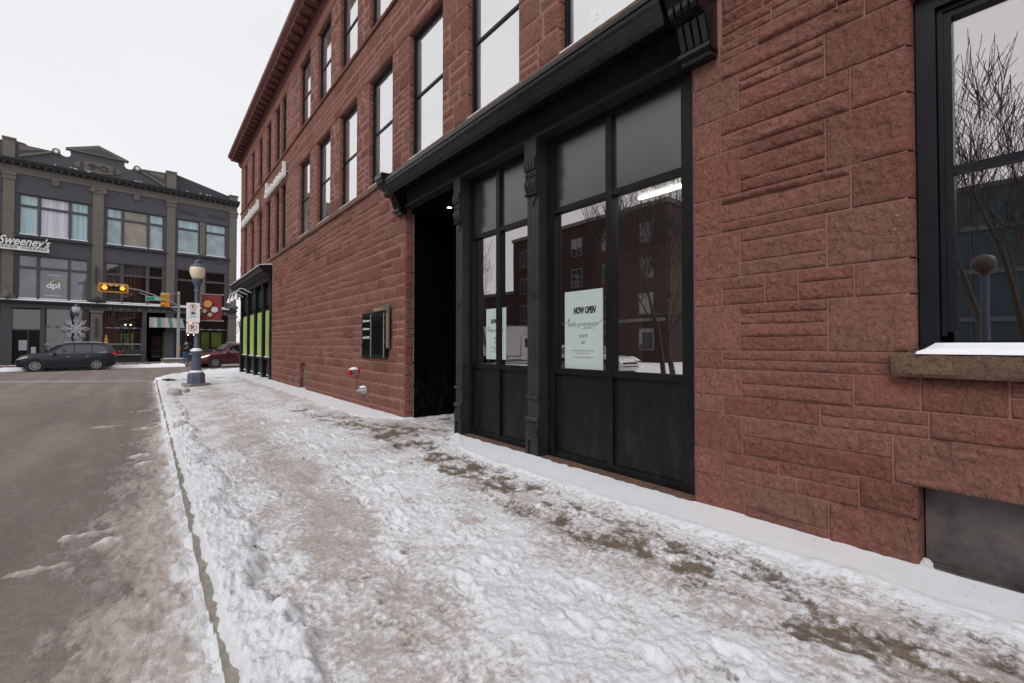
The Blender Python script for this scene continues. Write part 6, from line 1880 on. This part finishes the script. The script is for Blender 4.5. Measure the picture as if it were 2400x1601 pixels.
# ================================================================== PEDESTRIAN
def person(loc, rz):
    T = Thing('person', 'person in black hooded top and blue jeans standing by the signal pole', 'person', loc, rz)
    J = {'pel': (0, 0, 0.92), 'wst': (0, 0.01, 1.08), 'che': (0, 0.0, 1.30), 'nek': (0, 0.0, 1.47), 'hd': (0, -0.02, 1.58), 'top': (0, -0.01, 1.70),
         'ls': (0.18, 0, 1.40), 'le': (0.24, 0.03, 1.14), 'lw': (0.14, -0.18, 1.12), 'rs': (-0.18, 0, 1.40), 're': (-0.25, 0.02, 1.13), 'rw': (-0.13, -0.17, 1.20),
         'lh': (0.10, 0, 0.88), 'lk': (0.12, -0.02, 0.48), 'la': (0.13, 0.02, 0.09), 'lt': (0.15, -0.14, 0.05), 'rh': (-0.10, 0, 0.88), 'rk': (-0.12, -0.01, 0.48), 'ra': (-0.14, 0.03, 0.09), 'rt': (-0.17, -0.13, 0.05)}
    E_ = [('pel', 'wst'), ('wst', 'che'), ('che', 'nek'), ('nek', 'hd'), ('hd', 'top'), ('che', 'ls'), ('ls', 'le'), ('le', 'lw'), ('che', 'rs'), ('rs', 're'), ('re', 'rw'), ('pel', 'lh'), ('lh', 'lk'), ('lk', 'la'), ('la', 'lt'), ('pel', 'rh'), ('rh', 'rk'), ('rk', 'ra'), ('ra', 'rt')]
    RAD = {'pel': 0.15, 'wst': 0.15, 'che': 0.16, 'nek': 0.065, 'hd': 0.10, 'top': 0.075, 'ls': 0.085, 'rs': 0.085, 'le': 0.06, 're': 0.06, 'lw': 0.045, 'rw': 0.045, 'lh': 0.10, 'rh': 0.10, 'lk': 0.075, 'rk': 0.075, 'la': 0.055, 'ra': 0.055, 'lt': 0.045, 'rt': 0.045}
    ks = list(J)
    me = bpy.data.meshes.new('body'); me.from_pydata([J[q] for q in ks], [(ks.index(a), ks.index(b)) for a, b in E_], [])
    o = bpy.data.objects.new('body', me); COL.objects.link(o)
    sk = o.modifiers.new('skin', 'SKIN'); sv = me.skin_vertices[0].data
    for i, q in enumerate(ks):
        sv[i].radius = (RAD[q], RAD[q] * (0.78 if q in ('pel', 'wst', 'che') else 1.0)); sv[i].use_root = q == 'pel'
    o.modifiers.new('sub', 'SUBSURF').levels = 2
    dg = bpy.context.evaluated_depsgraph_get()
    bme = bpy.data.meshes.new_from_object(o.evaluated_get(dg))
    bpy.data.objects.remove(o)
    for nm in ('hoodie', 'jeans', 'skin', 'shoe', 'hair'):
        bme.materials.append(MATS[nm])
    for p in bme.polygons:
        c = p.center
        if c.z > 1.66 or (c.z > 1.54 and c.y > 0.02): mi = 4
        elif c.z > 1.49: mi = 2
        elif c.z < 0.10: mi = 3
        elif c.z < 0.93 and abs(c.x) < 0.24: mi = 1
        elif (abs(c.x) < 0.2 and c.y < -0.16 and c.z > 1.0): mi = 2
        else: mi = 0
        p.material_index = mi; p.use_smooth = True
    B = link('body', bme, None, T.e)
    for sx, c in ((1, J['lw']), (-1, J['rw'])):           # hands: palm with five bent fingers
        hm = MB(); cx, cy, cz = c
        hm.tube([(cx, cy, cz), (cx - sx * 0.01, cy - 0.05, cz + 0.005), (cx - sx * 0.015, cy - 0.085, cz + 0.01)], [0.032, 0.036, 0.030], 8)
        for q in range(4):
            zz = cz + 0.028 - q * 0.018; f = (0.065, 0.075, 0.068, 0.052)[q]
            hm.tube([(cx - sx * 0.015, cy - 0.08, zz), (cx - sx * 0.02, cy - 0.08 - f * 0.6, zz), (cx - sx * 0.045, cy - 0.08 - f * 0.85, zz - 0.005)], [0.010, 0.009, 0.007], 6)
        hm.tube([(cx - sx * 0.03, cy - 0.035, cz + 0.02), (cx - sx * 0.05, cy - 0.06, cz + 0.045), (cx - sx * 0.05, cy - 0.09, cz + 0.05)], [0.011, 0.010, 0.008], 6)
        T.part('hand', hm, 'skin', B, smooth=60)
    fm_ = MB(); fm_.prism([(-0.015, 1.60), (0.015, 1.60), (0.018, 1.57), (-0.018, 1.57)], -0.155, -0.11, 'y'); T.part('nose', fm_, 'skin', B)
    fm_ = MB(); fm_.tube([(-0.05, -0.09, 1.44), (-0.02, -0.13, 1.40), (0.02, -0.13, 1.40), (0.05, -0.09, 1.44)], 0.025, 6); T.part('hood', fm_, 'hoodie', B)
    ch = MB(); ch.box(-0.03, 0.05, -0.165, -0.145, 1.30, 1.36); T.part('chest_print', ch, 'sign_white', B)
person(tuple(fpt(-5.15, -7.3, 0.0)), FA + R(15))
pl_ = Thing('planter', 'low stone planter with snow patches beside the signal pole', 'planter', tuple(fpt(-5.3, -3.6, 0.0)), FA)
m = MB(); m.box(-0.8, 0.8, -0.4, 0.4, 0.0, 0.26); m.box(-0.85, 0.85, -0.45, 0.45, 0.26, 0.33); pl_.part('kerb_stone', m, 'concrete')
m = MB(); m.box(-0.7, 0.2, -0.35, 0.3, 0.331, 0.38); m.box(0.3, 0.75, -0.2, 0.35, 0.331, 0.37); pl_.part('snow', m, 'clean_snow')

# ================================================================== THE OTHER SIDE OF THE STREET (seen in the shop glass)
mb = MB(); mb.prism([(-60, -60), (-8.2, -60), (-8.2, 26), (-12, 30), (-60, 30)], -0.2, 0.0, 'z')
me = mb.mesh('opposite_sidewalk'); fix_normals(me); struct(link('opposite_sidewalk', me, 'clean_snow'))

def block(name, label, x0, x1, y0, y1, H, mat, floors, face_y=False, wy=1.3, pitch=3.4, wmat='window_glass', trim='trim_pale', base=None, skip=()):
    T = Thing(name, label, 'building', (x1, 0.5 * (y0 + y1), 0.0), world=True)
    m = MB(); m.box(x0, x1, y0, y1, 0.0, H); T.part('wall', m, mat)
    m = MB(); m.box(x0 - 0.15, x1 + 0.15, y0 - 0.15, y1 + 0.15, H, H + 0.35); T.part('parapet', m, trim)
    n = max(1, int((y1 - y0 - 1.0) / pitch)); fh = (H - 1.0) / floors
    for f in range(floors):
        zb = 1.1 + f * fh
        for k in range(n):
            y = y0 + (y1 - y0) * (k + 0.5) / n
            w = MB(); w.box(x1 + 0.002, x1 + 0.05, y - wy / 2 - 0.1, y + wy / 2 + 0.1, zb - 0.1, zb + 1.75); F_ = T.part('window', w, trim)
            for s in (-1, 1):
                p = MB(); p.box(x1 + 0.051, x1 + 0.06, y + (0.03 if s > 0 else -wy / 2), y + (wy / 2 if s > 0 else -0.03), zb, zb + 1.62); T.part('pane', p, wmat, F_)
        if f == 1:
            b = MB(); b.box(x1 + 0.003, x1 + 0.08, y0, y1, zb - 0.75, zb - 0.45); T.part('string_course', b, trim)
    return T
block('brick_block', 'dark red brick four storey block mirrored in the shop windows', -38, -25, 21.0, 41.0, 13.2, 'brick_far', 4)
block('brick_block', 'lower brick wing mirrored in the window beside the entrance', -38, -25.4, 41.2, 66, 7.4, 'brick_mid', 2)
TB = Thing('glass_building', 'blue green glass office block mirrored in the near window', 'building', (-30, -8, 0), world=True)
m = MB(); m.box(-45, -30.1, -24, 5.0, 0.0, 10.9); TB.part('wall', m, 'teal_wall')
for z in (2.8, 5.6, 8.2, 10.6):
    m = MB(); m.box(-30.09, -29.95, -24, 5.0, z, z + 0.28); TB.part('band', m, 'slate_paint')
for y in range(-23, 6, 3):
    m = MB(); m.box(-30.09, -30.0, y - 0.04, y + 0.04, 0.0, 10.6); TB.part('mullion', m, 'slate_dark')

TREES = {}
def tree_mesh(seed):
    if seed in TREES:
        return TREES[seed]
    r_ = random.Random(seed)
    tr = MB(); cr = MB()
    def grow(p, d, L, r, lvl, mbx):
        pts = [p]; q = p; dd = d.copy(); n = 3
        for i in range(n):
            dd = (dd + Vector((r_.gauss(0, 0.10), r_.gauss(0, 0.10), r_.gauss(0.04, 0.05)))).normalized()
            q = q + dd * (L / n); pts.append(q)
        rs_ = [max(0.00075, r * (1 - 0.40 * i / n)) for i in range(n + 1)]
        mbx.tube(pts, rs_, 6 if lvl < 2 else 4 if lvl < 3 else 3, cap=False)
        if lvl >= 5:
            return
        for k in range(4 if lvl in (1, 2, 3) else 3):
            t = 1.0 if k == 0 else r_.uniform(0.35, 0.95)
            i = min(n - 1, int(t * n)); b = pts[i].lerp(pts[i + 1], t * n - i)
            side = Vector((r_.gauss(0, 1), r_.gauss(0, 1), 0)); side.normalize()
            nd_ = (dd * (0.9 if k == 0 else 0.72) + side * (0.25 if k == 0 else 0.52) + Vector((0, 0, 0.34))).normalized()
            grow(b, nd_, L * r_.uniform(0.60, 0.80), rs_[-1] * (0.80 if k == 0 else 0.55), lvl + 1, cr)
    grow(Vector((0, 0, -0.01)), Vector((0, 0, 1)), 0.34, 0.011, 0, tr)
    a, b = tr.mesh('trunk'), cr.mesh('crown')
    for m in (a, b):
        m.materials.append(MATS['bark'])
    TREES[seed] = (a, b)
    return TREES[seed]
def bare_tree(loc, H, seed, label, rz=0):
    T = Thing('bare_tree', label, 'tree', loc, rz, group='bare street trees across the road')
    T.e.scale = (H, H, H)
    a, b = tree_mesh(1 + seed % 3)
    link('trunk', a, None, T.e); link('crown', b, None, T.e)
    return T
bare_tree((-12.5, 28.5, 0), 10.5, 1, 'bare street tree mirrored in the window beside the entrance')
bare_tree((-8.6, 10.7, 0), 9.6, 2, 'bare street tree mirrored at the right of the poster window')
bare_tree((-9.2, 13.6, 0), 9.8, 3, 'bare street tree mirrored just left of the poster window mullion')
bare_tree((-8.4, 2.1, 0), 9.4, 4, 'bare street tree mirrored left of the lamp globe in the near window', 1.0)
bare_tree((-8.2, 0.55, 0), 9.8, 7, 'bare street tree mirrored at the very right edge of the near window', 2.5)
bare_tree((-11.5, 1.6, 0), 11.0, 8, 'tall bare tree standing behind the mirrored globe lamp', 0.5)
bare_tree((-11.0, 11.8, 0), 11.5, 9, 'tall bare tree mirrored above the poster window roof line', 0.5)
L4 = Thing('street_lamp', 'globe lamp post across the road mirrored in the near window', 'lamp post', (-6.9, 1.35, 0.0), 0, group='street lamps')
m = MB(); m.lathe([(0.2, 0.0), (0.2, 0.3), (0.09, 0.4), (0.07, 3.0), (0.09, 3.1)], n=12); L4.part('pole', m, 'lamp_blue')
for s in (0.0,):
    m = MB(); m.lathe([(0.10, 3.08), (0.2, 3.2), (0.23, 3.34), (0.18, 3.5), (0.05, 3.56)], (0, s, 0), 16); L4.part('globe', m, 'globe_dim', smooth=70)
car('parked_car', 'white car parked across the road, mirrored beside the poster', 'car_white', (-9.6, 15.4, 0.0), R(90), 4.5, 1.82, 1.5, 2.65, rails=False)
car('parked_car', 'silver car parked far across the road, mirrored beside the entrance', 'car_silver', (-15.5, 33.5, -0.138), R(70), 4.4, 1.8, 1.48, 2.6, rails=False)
TK = Thing('delivery_truck', 'white box truck mirrored in the window beside the entrance', 'truck', (-14.5, 27.4, -0.138), R(60))
m = MB(); m.box(-0.6, 4.2, -1.1, 1.1, 0.75, 3.0); TK.part('cargo_box', m, 'car_white')
m = MB(); m.prism([(-2.3, 0.45), (-2.35, 1.2), (-2.15, 1.35), (-1.75, 2.2), (-0.65, 2.25), (-0.65, 0.45)], -1.0, 1.0, 'y'); CB_ = TK.part('cab', m, 'car_white')
m = MB(); m.add([(-2.17, -0.85, 1.38), (-2.17, 0.85, 1.38), (-1.80, 0.82, 2.12), (-1.80, -0.82, 2.12)], [(0, 1, 2, 3)]); m.v = [(x - 0.02, y, z + 0.01) for x, y, z in m.v]; TK.part('windscreen', m, 'car_glass', CB_)
for s in (-1, 1):
    m = MB(); m.prism([(-1.95, 1.4), (-1.65, 2.05), (-0.95, 2.08), (-0.95, 1.4)], s * 1.002, s * 1.012, 'y'); TK.part('window', m, 'car_glass', CB_)
    for x in (-1.55, 2.9):
        m = MB(); m.lathe([(0.24, s * 0.75), (0.40, s * 0.75), (0.40, s * 1.0), (0.25, s * 1.02)], (x, 0, 0.40), 18, 'y'); TK.part('wheel', m, 'tyre')
m = MB(); m.box(-2.38, -2.30, -0.7, 0.7, 0.6, 0.95); TK.part('grille', m, 'plastic', CB_)

# ================================================================== DOWN THE STREET, IN THE GAP BETWEEN THE BUILDINGS
block('far_brick_house', 'far brick house glimpsed beside the far lamp post', 4.0, 9.0, 120, 134, 7.0, 'brick_mid', 2)
FT = bare_tree((11.2, 90, 0), 8.0, 6, 'bare tree far down the street in the gap between buildings')

# ================================================================== SMALL LITTER ON THE SNOW
def leaf(x, y, s, rz, seed, label):
    r_ = random.Random(seed); m = MB()
    pts = [(s * math.cos(a) * r_.uniform(0.6, 1.0), 0.45 * s * math.sin(a) * r_.uniform(0.7, 1.1), 0.006 * math.cos(2 * a) + 0.004) for a in np.linspace(0, 2 * math.pi, 10)[:-1]]
    n = len(pts); m.add(pts + [(p[0], p[1], p[2] - 0.004) for p in pts], [tuple(range(n)), tuple(range(2 * n - 1, n - 1, -1))] + [(i, n + i, n + (i + 1) % n, (i + 1) % n) for i in range(n)])
    one('dead_leaf', m, 'litter', label, 'leaf', (x, y, 0.0), rz, 'dead leaves on the snow')
for x, y, s, rz, lb in ((3.905, 2.62, 0.045, 0.4, 'curled dead leaf on the stone threshold by the pier'), (2.75, 6.1, 0.07, 1.2, 'dark twig like scrap on the snow before the entrance'), (3.88, 4.72, 0.04, 2.0, 'pale dead leaf at the foot of the shopfront beside the pilaster')):
    leaf(x, y, s, rz, int(x * 100), lb)
    o_ = bpy.context.scene.objects[-1] if False else None
# settle the leaves on the snow
dgl = bpy.context.evaluated_depsgraph_get()
for o_ in list(COL.objects):
    if o_.name.startswith('dead_leaf'):
        hit = SC.ray_cast(dgl, Vector((o_.location.x, o_.location.y, 0.8)), Vector((0, 0, -1)))
        if hit[0]:
            o_.location.z = hit[1].z + 0.004
